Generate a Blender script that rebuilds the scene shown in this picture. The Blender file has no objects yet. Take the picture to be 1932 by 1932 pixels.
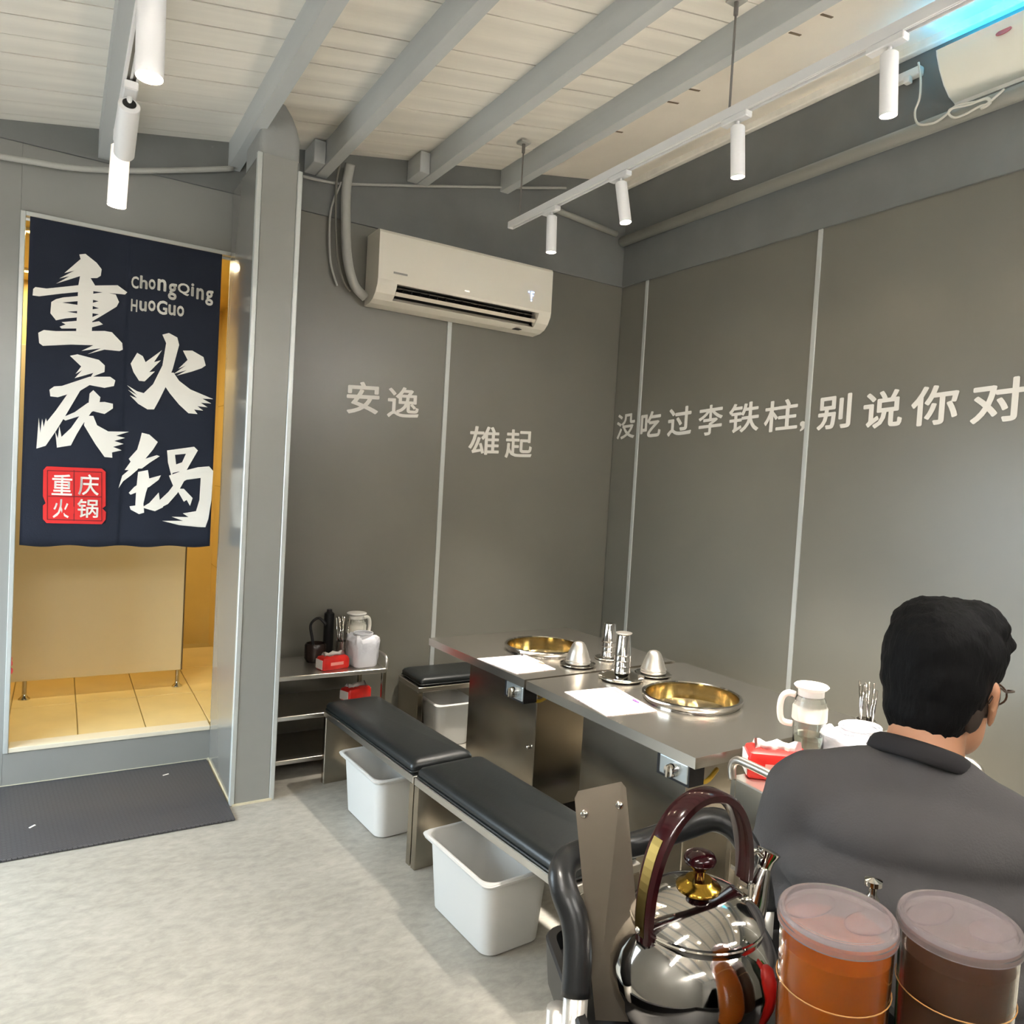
import bpy, bmesh, math, random
import numpy as np
from mathutils import Vector, Matrix, noise
from mathutils.geometry import tessellate_polygon
random.seed(7)
S = bpy.context.scene
COL = S.collection
PI = math.pi

# ------------------------------------------------------------------ camera
CAMH = 1.55
YAW, PIT, ROLL, FPX, CX, CY = -0.58067, -0.0371857, 0.0596652, 1437.68, 1051.12, 966.18
_sy, _cy, _sp, _cp = math.sin(YAW), math.cos(YAW), math.sin(PIT), math.cos(PIT)
_f = Vector((-_sy * _cp, _cy * _cp, _sp)); _r = Vector((_cy, _sy, 0)); _u = _r.cross(_f)
RGT = math.cos(ROLL) * _r + math.sin(ROLL) * _u
UPV = -math.sin(ROLL) * _r + math.cos(ROLL) * _u
FWD = _f
CAMP = Vector((0, 0, CAMH))
cd = bpy.data.cameras.new('camera'); cam = bpy.data.objects.new('camera', cd); COL.objects.link(cam)
m3 = Matrix((RGT, UPV, -FWD)).transposed()
cam.matrix_world = Matrix.Translation(CAMP) @ m3.to_4x4()
cd.sensor_fit = 'HORIZONTAL'; cd.sensor_width = 36; cd.lens = 36 * FPX / 1932
cd.shift_x = (966 - CX) / 1932; cd.shift_y = (CY - 966) / 1932
cd.clip_start = 0.02
S.camera = cam

def ray(px, py):
    return RGT * ((px - CX) / FPX) - UPV * ((py - CY) / FPX) + FWD
def ony(px, py, y): d = ray(px, py); return CAMP + d * (y / d.y)
def onx(px, py, x): d = ray(px, py); return CAMP + d * (x / d.x)
def onz(px, py, z): d = ray(px, py); return CAMP + d * ((z - CAMH) / d.z)
def dep(px, py, t): return CAMP + ray(px, py) * t

# ------------------------------------------------------------------ world and exposure
W = bpy.data.worlds.new('world'); S.world = W; W.use_nodes = True
bg = W.node_tree.nodes['Background']
bg.inputs[0].default_value = (0.76, 0.9, 1.0, 1); bg.inputs[1].default_value = 10.0
# daylight: bright hazy sky above the horizon, duller street below it
_n = W.node_tree.nodes; _l = W.node_tree.links
_tc = _n.new('ShaderNodeTexCoord'); _sx = _n.new('ShaderNodeSeparateXYZ'); _mr = _n.new('ShaderNodeMapRange'); _mx = _n.new('ShaderNodeMix'); _mx.data_type = 'RGBA'
_mr.inputs['From Min'].default_value = -.12; _mr.inputs['From Max'].default_value = .02
_l.new(_tc.outputs['Generated'], _sx.inputs[0]); _l.new(_sx.outputs['Z'], _mr.inputs[0]); _l.new(_mr.outputs[0], _mx.inputs[0])
_mx.inputs[6].default_value = (.24, .25, .25, 1); _mx.inputs[7].default_value = (0.76, 0.9, 1.0, 1)
_l.new(_mx.outputs[2], bg.inputs[0])
S.view_settings.view_transform = 'Standard'; S.view_settings.look = 'None'
S.view_settings.exposure = 0.3; S.view_settings.gamma = 1; S.view_settings.use_curve_mapping = False
S.cycles.sample_clamp_indirect = 60
SPOT_W = 130.0
SPOT_COL = (1.0, 0.925, 0.82)

# ------------------------------------------------------------------ materials
def lin(c):
    return tuple(((v / 255) / 12.92 if v / 255 <= .04045 else ((v / 255 + .055) / 1.055) ** 2.4) for v in c)
MATS = {}
def mat(name, rgb, rough=.5, metal=0, var=0, vscale=8, bump=0, bscale=60, trans=0, ior=1.45, emit=None, estr=0, coat=0, aniso=None, stretch=None, spec=None, alpha=1, rvar=0, sss=0):
    if name in MATS: return MATS[name]
    m = bpy.data.materials.new(name); m.use_nodes = True; MATS[name] = m
    nt = m.node_tree; N = nt.nodes; L = nt.links; b = N['Principled BSDF']
    c = lin(rgb)
    b.inputs['Base Color'].default_value = (*c, 1); b.inputs['Roughness'].default_value = rough
    b.inputs['Metallic'].default_value = metal; b.inputs['Transmission Weight'].default_value = trans
    b.inputs['IOR'].default_value = ior; b.inputs['Coat Weight'].default_value = coat
    b.inputs['Alpha'].default_value = alpha
    if spec is not None: b.inputs['Specular IOR Level'].default_value = spec
    if sss:
        b.inputs['Subsurface Weight'].default_value = sss
        b.inputs['Subsurface Radius'].default_value = (.012, .005, .003)
    if emit:
        b.inputs['Emission Color'].default_value = (*lin(emit), 1); b.inputs['Emission Strength'].default_value = estr
    if var or bump or rvar:
        tc = N.new('ShaderNodeTexCoord'); mp = N.new('ShaderNodeMapping')
        L.new(tc.outputs['Object'], mp.inputs[0])
        if stretch: mp.inputs['Scale'].default_value = stretch
    if var or rvar:
        nz = N.new('ShaderNodeTexNoise'); nz.inputs['Scale'].default_value = vscale; nz.inputs['Detail'].default_value = 5
        L.new(mp.outputs[0], nz.inputs['Vector'])
    if var:
        rp = N.new('ShaderNodeValToRGB')
        rp.color_ramp.elements[0].position = .3; rp.color_ramp.elements[1].position = .7
        rp.color_ramp.elements[0].color = (*[max(0, v * (1 - var)) for v in c], 1)
        rp.color_ramp.elements[1].color = (*[min(1, v * (1 + var)) for v in c], 1)
        L.new(nz.outputs[0], rp.inputs[0]); L.new(rp.outputs[0], b.inputs['Base Color'])
    if rvar:
        mr = N.new('ShaderNodeMapRange'); mr.inputs['To Min'].default_value = max(.02, rough - rvar); mr.inputs['To Max'].default_value = rough + rvar
        mr.inputs['From Min'].default_value = .3; mr.inputs['From Max'].default_value = .7
        L.new(nz.outputs[0], mr.inputs[0]); L.new(mr.outputs[0], b.inputs['Roughness'])
    if bump:
        n2 = N.new('ShaderNodeTexNoise'); n2.inputs['Scale'].default_value = bscale; n2.inputs['Detail'].default_value = 4
        L.new(mp.outputs[0], n2.inputs['Vector'])
        bp = N.new('ShaderNodeBump'); bp.inputs['Strength'].default_value = bump; bp.inputs['Distance'].default_value = .01
        L.new(n2.outputs[0], bp.inputs['Height']); L.new(bp.outputs[0], b.inputs['Normal'])
    return m

M_panel = mat('wall_laminate', (112, 110, 101), .34, bump=.02, bscale=14, var=.03, vscale=3, spec=.9)
M_band = mat('grey_paint', (116, 118, 116), .6, var=.06, vscale=5, bump=.12, bscale=25)
M_panelL = mat('light_grey_laminate', (142, 142, 138), .3, var=.02, vscale=3)
M_trim = mat('aluminium_trim', (196, 200, 198), .35, .35)
M_plank = mat('painted_plank', (240, 236, 226), .65, var=.06, vscale=4, bump=.25, bscale=9, stretch=(.4, 4, 1))
M_beam = mat('beam_paint', (186, 190, 190), .6, var=.05, vscale=3, bump=.15, bscale=12, stretch=(3, .4, 3))
M_white = mat('white_plastic', (232, 230, 224), .35)
M_lampw = mat('lamp_white', (236, 236, 236), .4)
M_steel = mat('brushed_steel', (206, 201, 192), .33, 1)
M_top = mat('worktop_steel', (206, 201, 192), .25, 1)
M_steel2 = mat('sheet_steel', (176, 168, 154), .22, 1, rvar=.05, vscale=4)
M_chrome = mat('polished_steel', (214, 210, 204), .07, 1)
M_brass = mat('pot_interior', (214, 192, 142), .13, 1)
M_gold = mat('gold_ring', (190, 152, 62), .17, 1)
M_blackv = mat('black_vinyl', (26, 29, 29), .36, bump=.05, bscale=90, spec=.6)
M_black = mat('black_plastic', (20, 20, 21), .42)
M_dark = mat('dark_recess', (22, 21, 19), .6)
M_binw = mat('bin_white', (206, 205, 201), .4, sss=0)
M_paper = mat('paper', (238, 234, 230), .8)
M_glass = mat('clear_glass', (250, 252, 250), .03, trans=1, ior=1.3)
M_frost = mat('frosted_plastic', (232, 232, 236), .35, trans=.35, ior=1.3)
M_red = mat('red_wrap', (206, 34, 28), .35, var=.15, vscale=20)
M_burg = mat('burgundy_bakelite', (44, 9, 14), .16, coat=.2)
M_skin = mat('skin', (196, 144, 112), .5, sss=.12, var=.04, vscale=20)
M_hair = mat('hair', (12, 12, 13), .75, bump=.35, bscale=160, stretch=(1, 1, .25), spec=.2)
M_shirt = mat('grey_tshirt', (78, 76, 77), .85, bump=.15, bscale=300, var=.05, vscale=6)
M_collar = mat('dark_collar', (38, 36, 38), .85)
M_trouser = mat('dark_trousers', (40, 42, 50), .85)
M_lens_on = mat('lamp_lens', (255, 240, 215), .3, emit=(255, 232, 196), estr=220)
M_letter = mat('white_letter', (226, 224, 218), .5)
M_ink = mat('curtain_print', (240, 236, 226), .8)
M_cloth = mat('navy_cloth', (52, 58, 74), .85, bump=.2, bscale=260, var=.06, vscale=3)
M_redp = mat('red_print', (214, 44, 42), .8)
M_cyan = mat('cyan_tube', (60, 210, 255), .4, emit=(30, 190, 255), estr=28)
M_cable = mat('cable_white', (214, 210, 198), .5)
M_conduit = mat('conduit_grey', (176, 176, 170), .5)

def floor_mat():
    m = bpy.data.materials.new('floor_vinyl'); m.use_nodes = True; nt = m.node_tree; N = nt.nodes; L = nt.links; b = N['Principled BSDF']
    tc = N.new('ShaderNodeTexCoord'); mp = N.new('ShaderNodeMapping'); mp.inputs['Rotation'].default_value = (0, 0, .6); mp.inputs['Scale'].default_value = (1, 1.7, 1)
    L.new(tc.outputs['Object'], mp.inputs[0])
    n1 = N.new('ShaderNodeTexNoise'); n1.inputs['Scale'].default_value = 17; n1.inputs['Detail'].default_value = 8; n1.inputs['Roughness'].default_value = .68; n1.inputs['Distortion'].default_value = .3
    n2 = N.new('ShaderNodeTexNoise'); n2.inputs['Scale'].default_value = 1.6; n2.inputs['Detail'].default_value = 3
    L.new(mp.outputs[0], n1.inputs['Vector']); L.new(mp.outputs[0], n2.inputs['Vector'])
    mx = N.new('ShaderNodeMath'); mx.operation = 'MULTIPLY_ADD'; mx.inputs[1].default_value = .35
    L.new(n2.outputs[0], mx.inputs[0]); L.new(n1.outputs[0], mx.inputs[2])
    rp = N.new('ShaderNodeValToRGB'); e = rp.color_ramp.elements
    e[0].position = .5; e[0].color = (*lin((146, 143, 134)), 1); e[1].position = .86; e[1].color = (*lin((172, 168, 158)), 1)
    L.new(mx.outputs[0], rp.inputs[0]); L.new(rp.outputs[0], b.inputs['Base Color'])
    b.inputs['Roughness'].default_value = .48
    return m
M_floor = floor_mat()

def mat_mat():
    m = bpy.data.materials.new('rubber_mat'); m.use_nodes = True; nt = m.node_tree; N = nt.nodes; L = nt.links; b = N['Principled BSDF']
    tc = N.new('ShaderNodeTexCoord'); mp = N.new('ShaderNodeMapping'); mp.inputs['Rotation'].default_value = (0, 0, .7)
    L.new(tc.outputs['Object'], mp.inputs[0])
    br = N.new('ShaderNodeTexBrick'); br.inputs['Scale'].default_value = 22; br.inputs['Mortar Size'].default_value = .03; br.inputs['Mortar Smooth'].default_value = .6
    L.new(mp.outputs[0], br.inputs['Vector'])
    rp = N.new('ShaderNodeValToRGB'); rp.color_ramp.elements[0].color = (*lin((74, 73, 76)), 1); rp.color_ramp.elements[1].color = (*lin((46, 45, 48)), 1)
    L.new(br.outputs['Fac'], rp.inputs[0]); L.new(rp.outputs[0], b.inputs['Base Color'])
    bp = N.new('ShaderNodeBump'); bp.inputs['Strength'].default_value = .8; bp.inputs['Distance'].default_value = .004; bp.invert = True
    L.new(br.outputs['Fac'], bp.inputs['Height']); L.new(bp.outputs[0], b.inputs['Normal'])
    b.inputs['Roughness'].default_value = .55
    return m
M_mat = mat_mat()

def menu_mat():
    m = bpy.data.materials.new('printed_menu'); m.use_nodes = True; nt = m.node_tree; N = nt.nodes; L = nt.links; b = N['Principled BSDF']
    tc = N.new('ShaderNodeTexCoord'); br = N.new('ShaderNodeTexBrick'); br.inputs['Scale'].default_value = 26; br.inputs['Mortar Size'].default_value = .03
    L.new(tc.outputs['Object'], br.inputs['Vector'])
    nz = N.new('ShaderNodeTexNoise'); nz.inputs['Scale'].default_value = 120; L.new(tc.outputs['Object'], nz.inputs['Vector'])
    mu = N.new('ShaderNodeMath'); mu.operation = 'GREATER_THAN'; mu.inputs[1].default_value = .62; L.new(nz.outputs[0], mu.inputs[0])
    ad = N.new('ShaderNodeMath'); ad.operation = 'MULTIPLY_ADD'; ad.inputs[1].default_value = .5; L.new(br.outputs['Fac'], ad.inputs[0]); L.new(mu.outputs[0], ad.inputs[2])
    rp = N.new('ShaderNodeValToRGB'); rp.color_ramp.elements[0].color = (*lin((222, 216, 214)), 1); rp.color_ramp.elements[1].color = (*lin((176, 150, 150)), 1)
    L.new(ad.outputs[0], rp.inputs[0]); L.new(rp.outputs[0], b.inputs['Base Color']); b.inputs['Roughness'].default_value = .7
    return m
M_menu = menu_mat()

# ------------------------------------------------------------------ helpers
def link(o, parent=None):
    COL.objects.link(o)
    if parent: o.parent = parent
    return o
def mesh_from(bm, name):
    me = bpy.data.meshes.new(name); bm.to_mesh(me); bm.free(); return me
def obj(name, bm, m, parent=None, smooth=False, loc=None, rot=None):
    me = bm if isinstance(bm, bpy.types.Mesh) else mesh_from(bm, name)
    me.materials.clear(); me.materials.append(m)
    o = bpy.data.objects.new(name, me); link(o, parent)
    if smooth:
        for p in me.polygons: p.use_smooth = True
        if smooth == 'auto':
            try: me.set_sharp_from_angle(angle=math.radians(38))
            except Exception: pass
    if loc is not None: o.location = loc
    if rot is not None: o.rotation_euler = rot
    return o
def tag(o, label=None, cat=None, group=None, kind=None):
    if label: o['label'] = label
    if cat: o['category'] = cat
    if group: o['group'] = group
    if kind: o['kind'] = kind
    return o
def thing(name, label, cat, loc=(0, 0, 0), rz=0, group=None):
    o = bpy.data.objects.new(name, None); link(o); o.empty_display_size = .05
    o.location = loc; o.rotation_euler = (0, 0, rz)
    return tag(o, label, cat, group)
def B(): return bmesh.new()
def box(bm, x0, x1, y0, y1, z0, z1, bev=0, seg=2):
    mtx = Matrix.Translation(((x0 + x1) / 2, (y0 + y1) / 2, (z0 + z1) / 2)) @ Matrix.Diagonal((abs(x1 - x0), abs(y1 - y0), abs(z1 - z0), 1))
    g = bmesh.ops.create_cube(bm, size=1, matrix=mtx)
    if bev:
        es = list({e for v in g['verts'] for e in v.link_edges})
        bmesh.ops.bevel(bm, geom=es, offset=bev, segments=seg, profile=.5, affect='EDGES')
    return bm
def bx(*a, **k): return box(B(), *a, **k)
def lathe(bm, prof, seg=32, mtx=None, capb=False, capt=False):
    rings = []
    for r, z in prof:
        rings.append([bm.verts.new((r * math.cos(2 * PI * i / seg), r * math.sin(2 * PI * i / seg), z)) for i in range(seg)])
    for a, b in zip(rings, rings[1:]):
        for i in range(seg):
            j = (i + 1) % seg
            bm.faces.new((a[i], a[j], b[j], b[i]))
    if capb: bm.faces.new(list(reversed(rings[0])))
    if capt: bm.faces.new(rings[-1])
    if mtx is not None: bmesh.ops.transform(bm, matrix=mtx, verts=[v for r in rings for v in r])
    return bm
def lt(prof, **k): return lathe(B(), prof, **k)
def tube(bm, pts, r, seg=10, cap=True, flat=None, closed=False):
    P = [Vector(p) for p in pts]; n = len(P); rings = []
    rr = r if isinstance(r, (list, tuple)) else [r] * n
    prev = None
    for i in range(n):
        if closed: t = (P[(i + 1) % n] - P[i - 1])
        else: t = (P[min(i + 1, n - 1)] - P[max(i - 1, 0)])
        t.normalize()
        if prev is None:
            a = Vector((0, 0, 1)) if abs(t.z) < .9 else Vector((1, 0, 0))
            u = t.cross(a).normalized()
        else:
            u = (prev - t * prev.dot(t)).normalized()
        prev = u; v = t.cross(u)
        f = flat or 1
        rings.append([bm.verts.new(P[i] + (u * math.cos(2 * PI * k / seg) * rr[i] + v * math.sin(2 * PI * k / seg) * rr[i] * f)) for k in range(seg)])
    pairs = list(zip(rings, rings[1:])) + ([(rings[-1], rings[0])] if closed else [])
    for a, b in pairs:
        for k in range(seg):
            j = (k + 1) % seg
            bm.faces.new((a[k], a[j], b[j], b[k]))
    if cap and not closed:
        bm.faces.new(list(reversed(rings[0]))); bm.faces.new(rings[-1])
    bmesh.ops.recalc_face_normals(bm, faces=bm.faces)
    return bm
def spline(pts, n=8):
    P = [Vector(p) for p in pts]; out = []
    for i in range(len(P) - 1):
        p0 = P[max(i - 1, 0)]; p1 = P[i]; p2 = P[i + 1]; p3 = P[min(i + 2, len(P) - 1)]
        for k in range(n):
            t = k / n
            out.append(.5 * ((2 * p1) + (-p0 + p2) * t + (2 * p0 - 5 * p1 + 4 * p2 - p3) * t * t + (-p0 + 3 * p1 - 3 * p2 + p3) * t ** 3))
    out.append(P[-1]); return out
def prism(bm, pts, axis, a, b):
    """extrude a 2-D outline along an axis: axis 'x' -> pts are (y,z); 'y' -> (x,z); 'z' -> (x,y)"""
    def mk(p, t):
        return (t, p[0], p[1]) if axis == 'x' else (p[0], t, p[1]) if axis == 'y' else (p[0], p[1], t)
    A = [bm.verts.new(mk(p, a)) for p in pts]; Bv = [bm.verts.new(mk(p, b)) for p in pts]
    n = len(pts); fs = [bm.faces.new(A), bm.faces.new(list(reversed(Bv)))]
    for i in range(n):
        j = (i + 1) % n
        fs.append(bm.faces.new((A[i], Bv[i], Bv[j], A[j])))
    bmesh.ops.triangulate(bm, faces=fs[:2])
    bmesh.ops.recalc_face_normals(bm, faces=bm.faces)
    return bm
def rrect(x0, x1, y0, y1, r, n=5):
    out = []
    for cx, cy, a0 in ((x1 - r, y1 - r, 0), (x0 + r, y1 - r, PI / 2), (x0 + r, y0 + r, PI), (x1 - r, y0 + r, 1.5 * PI)):
        for k in range(n + 1):
            a = a0 + PI / 2 * k / n; out.append((cx + r * math.cos(a), cy + r * math.sin(a)))
    return out
def loft(bm, loops, capb=True, capt=True):
    R = [[bm.verts.new(p) for p in l] for l in loops]
    n = len(R[0])
    for a, b in zip(R, R[1:]):
        for i in range(n):
            j = (i + 1) % n; bm.faces.new((a[i], a[j], b[j], b[i]))
    if capb: bm.faces.new(list(reversed(R[0])))
    if capt: bm.faces.new(R[-1])
    return bm
def copy_tree(o, parent=None):
    c = o.copy(); COL.objects.link(c); c.parent = parent
    for ch in list(o.children): copy_tree(ch, c)
    return c
DG = None
def text_mesh(s, off=0.0, ext=.0):
    cu = bpy.data.curves.new('txt', 'FONT'); cu.body = s; cu.offset = off; cu.extrude = ext; cu.resolution_u = 3
    o = bpy.data.objects.new('txt', cu); COL.objects.link(o)
    dg = bpy.context.evaluated_depsgraph_get(); me = bpy.data.meshes.new_from_object(o.evaluated_get(dg))
    bpy.data.objects.remove(o); bpy.data.curves.remove(cu)
    return me
def bold(me, d):
    """thicken thin strokes: the same glyph overlaid with small shifts"""
    bm = B(); bm.from_mesh(me); n = len(bm.verts)
    for k, (dx, dy) in enumerate(((d, 0), (-d, 0), (0, d), (0, -d), (.7 * d, .7 * d), (-.7 * d, -.7 * d), (.7 * d, -.7 * d), (-.7 * d, .7 * d))):
        t0 = len(bm.verts); bm.from_mesh(me); bm.verts.ensure_lookup_table()
        for v in bm.verts[t0:]: v.co.x += dx; v.co.y += dy; v.co.z += (k + 1) * .00006
    bm.to_mesh(me); bm.free(); return me
def fit_text(me, O, U, V, w, h, n):
    """map a flat text mesh into a w x h rectangle at O spanned by unit vectors U, V, thickness along n"""
    xs = [v.co.x for v in me.vertices]; ys = [v.co.y for v in me.vertices]; zs = [v.co.z for v in me.vertices]
    x0, x1, y0, y1 = min(xs), max(xs), min(ys), max(ys)
    for v in me.vertices:
        v.co = O + U * ((v.co.x - x0) / (x1 - x0) * w) + V * ((v.co.y - y0) / (y1 - y0) * h) + n * v.co.z
    return me
def remesh(spheres, voxel, smooth=6, name='b'):
    """one continuous surface from (centre, (rx,ry,rz), rotation) balls"""
    bm = B()
    for c, r, q in spheres:
        rr = r if isinstance(r, (tuple, list)) else (r, r, r)
        mt = Matrix.Translation(c) @ (q.to_4x4() if q is not None else Matrix()) @ Matrix.Diagonal((*rr, 1))
        bmesh.ops.create_icosphere(bm, subdivisions=3 if max(rr) > .035 else 2, radius=1, matrix=mt)
    me = mesh_from(bm, name); o = bpy.data.objects.new('tmp', me); COL.objects.link(o)
    md = o.modifiers.new('r', 'REMESH'); md.mode = 'VOXEL'; md.voxel_size = voxel
    if smooth:
        ms = o.modifiers.new('s', 'SMOOTH'); ms.iterations = smooth; ms.factor = .5
    dg = bpy.context.evaluated_depsgraph_get(); out = bpy.data.meshes.new_from_object(o.evaluated_get(dg)); out.name = name
    bpy.data.objects.remove(o); bpy.data.meshes.remove(me); return out
def cone_balls(a, ra, b, rb, step=.4):
    a = Vector(a); b = Vector(b); L = (b - a).length; n = max(2, int(L / (min(ra, rb) * step)) + 1)
    return [(a.lerp(b, i / n), ra + (rb - ra) * i / n, None) for i in range(n + 1)]

# ------------------------------------------------------------------ the room
YB = 4.25; XR = 3.215; XL = -1.3; YF = -2.6
ZB = 2.925                       # top of the wall panels
CZ = lambda x: 3.047 + .1826 * x  # sloping ceiling

fl = obj('floor', bx(XL, XR + .1, YF, YB + .02, -.08, 0), M_floor); tag(fl, kind='structure', label='grey mottled vinyl floor', )

# back wall: dark painted band above, laminate panels below, doorway at the left
DX0, DX1, DZ0, DZ1 = -.157, .70, .18, 2.609; PXW = .72
bm = B()
prism(bm, [(XL, ZB), (XR, ZB), (XR, CZ(XR) + .01), (XL, CZ(XL) + .01)], 'y', YB - .012, YB + .12)
box(bm, PXW, XR + .12, YB + .018, YB + .12, 0, ZB + .01); box(bm, XL - .12, -.18, YB + .018, YB + .12, 0, ZB + .01); box(bm, -.18, PXW, YB + .018, YB + .12, 2.63, ZB + .01); box(bm, -.18, PXW, YB + .018, YB + .12, 0, .16)
wb = obj('wall_back', bm, M_band); tag(wb, kind='structure')
def panel(parent, *a, m=M_panel, name='panel'):
    return obj(name, bx(*a, bev=.0015, seg=1), m, parent)
panel(wb, .87, 1.93, YB, YB + .02, 0, ZB); panel(wb, 1.944, XR, YB, YB + .02, 0, ZB)
panel(wb, XL, DX0 - .02, YB, YB + .02, 0, ZB, m=M_panelL)
panel(wb, DX0 - .02, DX1 + .1, YB, YB + .02, DZ1 + .02, ZB, m=M_panelL)
panel(wb, DX0 - .02, DX1 + .1, YB, YB + .02, 0, DZ0 - .015, m=M_panelL)
obj('seam_strip', bx(1.923, 1.951, YB - .006, YB + .004, 0, ZB, bev=.002, seg=1), M_trim, wb)
# door frame trims
tr = obj('trim_1', bx(DX0 - .02, DX0, YB - .012, YB + .018, DZ0 - .02, DZ1 + .02, bev=.002, seg=1), M_trim); tag(tr, kind='structure')
obj('head_strip', bx(DX0, DX1 + .02, YB - .012, YB + .018, DZ1, DZ1 + .02, bev=.002, seg=1), M_trim, tr)
obj('sill_strip', bx(DX0, DX1, YB - .008, YB + .09, DZ0 - .02, DZ0 + .002, bev=.002, seg=1), mat('sill_white', (226, 218, 196), .4), tr)
obj('base_bead', bx(XL, DX1, YB - .008, YB, 0, .008), mat('caulk', (200, 192, 170), .6), tr)

# right wall
bm = B(); box(bm, XR - .012, XR + .12, YF, YB, ZB, CZ(XR) + .02); box(bm, XR + .018, XR + .12, YF, YB + .12, 0, ZB + .01)
wr = obj('wall_right', bm, M_band); tag(wr, kind='structure')
ys = [YB, 3.977, 2.604, 1.231, -.142, -1.515, YF]
for a, b in zip(ys, ys[1:]):
    panel(wr, XR, XR + .02, b + .007, a - .007 if a != YB else a, 0, ZB)
    if b != YF: obj('seam_strip', bx(XR - .006, XR + .004, b - .014, b + .014, 0, ZB, bev=.002, seg=1), M_trim, wr)

# partition stub beside the doorway, with a boxed column above it
PX0, PX1, PY0, PZ = .70, .874, 3.612, 2.93
wp = obj('wall_partition', bx(PX0 + .004, PX1 - .004, PY0 + .004, YB, 0, PZ - .005), M_band); tag(wp, kind='structure')
panel(wp, PX0 + .012, PX1 - .012, PY0, PY0 + .006, .006, PZ, m=M_panelL)
panel(wp, PX0, PX0 + .006, PY0 + .012, YB - .01, .006, PZ, m=mat('glossy_grey_laminate', (128, 126, 120), .16))
panel(wp, PX1 - .006, PX1, PY0 + .012, YB - .01, .006, PZ, m=M_panel)
for x in (PX0, PX1):
    obj('corner_strip', bx(x - .011, x + .011, PY0 - .004, PY0 + .02, 0, PZ if x == PX0 else PZ - .04, bev=.003, seg=1), M_trim, wp)
M_caulk = mat('cream_caulk', (214, 205, 178), .6)
obj('base_bead', bx(PX0 - .006, PX0 + .002, PY0, YB, 0, .01), M_caulk, wp)
obj('base_bead', bx(PX0, PX1, PY0 - .006, PY0 + .002, 0, .01), M_caulk, wp)
bm = B(); loft(bm, [[(x, y, z) for x, y in rrect(PX0 + dx0, PX1 - dx1, PY0 + .01 + dy, PY0 + .34, .03)] for z, dx0, dx1, dy in ((PZ - .005, 0, 0, 0), (3.03, .0, .0, .0), (3.09, .01, .015, .01), (3.14, .03, .03, .03), (CZ(.75) + .005, .05, .055, .05))])
obj('column_cap', bm, mat('plastered_grey', (150, 152, 150), .8, bump=.5, bscale=30), wp, smooth='auto')

WY0, WY1, WZ0, WZ1 = 2.3, 4.15, .35, 2.1
# remaining walls around the room, out of the frame: window on the left and street opening behind, both added for daylight
bm = B(); box(bm, XL - .12, XL, YF, WY0, 0, 2.86); box(bm, XL - .12, XL, WY1, YB + .12, 0, 2.86); box(bm, XL - .12, XL, WY0, WY1, WZ1, 2.86); box(bm, XL - .12, XL, WY0, WY1, 0, WZ0)
wl = obj('wall_left', bm, M_panelL); tag(wl, kind='structure')
wn = obj('window_1', bx(XL - .09, XL - .03, WY0, WY0 + .05, WZ0, WZ1), M_trim); tag(wn, kind='structure')
for a in ((WY1 - .05, WY1, WZ0, WZ1), (WY0 + .05, WY1 - .05, WZ0, WZ0 + .05), (WY0 + .05, WY1 - .05, WZ1 - .05, WZ1), ((WY0 + WY1) / 2 - .03, (WY0 + WY1) / 2 + .03, WZ0 + .05, WZ1 - .05)): obj('window_frame', bx(XL - .09, XL - .03, *a), M_trim, wn)
bm = B(); prism(bm, [(XL - .12, 0), (-.5, 0), (-.5, 2.15), (.9, 2.15), (.9, 0), (XR + .12, 0), (XR + .12, CZ(XR)), (XL - .12, CZ(XL - .12))], 'y', YF - .12, YF)
wf = obj('wall_front', bm, M_panelL); tag(wf, kind='structure')

# ceiling: planks between and above purlins, on a slope
cl = obj('ceiling', prism(B(), [(XL - .1, CZ(XL - .1) + .03), (XR + .12, CZ(XR + .12) + .03), (XR + .12, CZ(XR + .12) + .09), (XL - .1, CZ(XL - .1) + .09)], 'y', YF - .1, YB + .12), M_band); tag(cl, kind='structure')
PW = .153; y = YB + .06; i = 0
j0 = 3.40 + PW * 6
pm = []
for k in range(4):
    t = random.uniform(-.003, .003)
    bm = B(); prism(bm, [(XL - .1, CZ(XL - .1)), (XR + .1, CZ(XR + .1)), (XR + .1, CZ(XR + .1) + .028), (XL - .1, CZ(XL - .1) + .028)], 'y', -PW / 2 + .0028, PW / 2 - .0028 )
    pm.append(mesh_from(bm, 'plank'))
k = 0; yc = 3.40 + PW * 5.5
while yc > YF:
    o = obj('plank', pm[k % 4], M_plank, cl); o.location = (0, yc, random.uniform(0, .004)); yc -= PW; k += 1
obj('ceiling_sheet', prism(B(), [(2.276, CZ(2.276) - .003), (XR - .012, CZ(XR - .012) - .003), (XR - .012, CZ(XR) + .006), (2.276, CZ(2.276) + .006)], 'y', YF, YB - .02), mat('ceiling_sheet', (244, 237, 224), .7, var=.04, vscale=3, bump=.1, bscale=10), cl)
for px, py in ((1500, 62), (1560, 28), (1310, 168), (1270, 192), (1030, 245), (1165, 247)):
    d = ray(px, py); tt = (3.047 - CAMH) / (d.z - .1826 * d.x); p = CAMP + d * tt
    if p.x > 2.3: obj('ceiling_slit', bx(-.035, .035, -.006, .006, -.0035, 0), mat('slit_brown', (120, 104, 84), .8), cl, loc=(p.x, p.y, CZ(p.x) - .002), rot=(0, -math.atan(.1826), 0))
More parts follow.
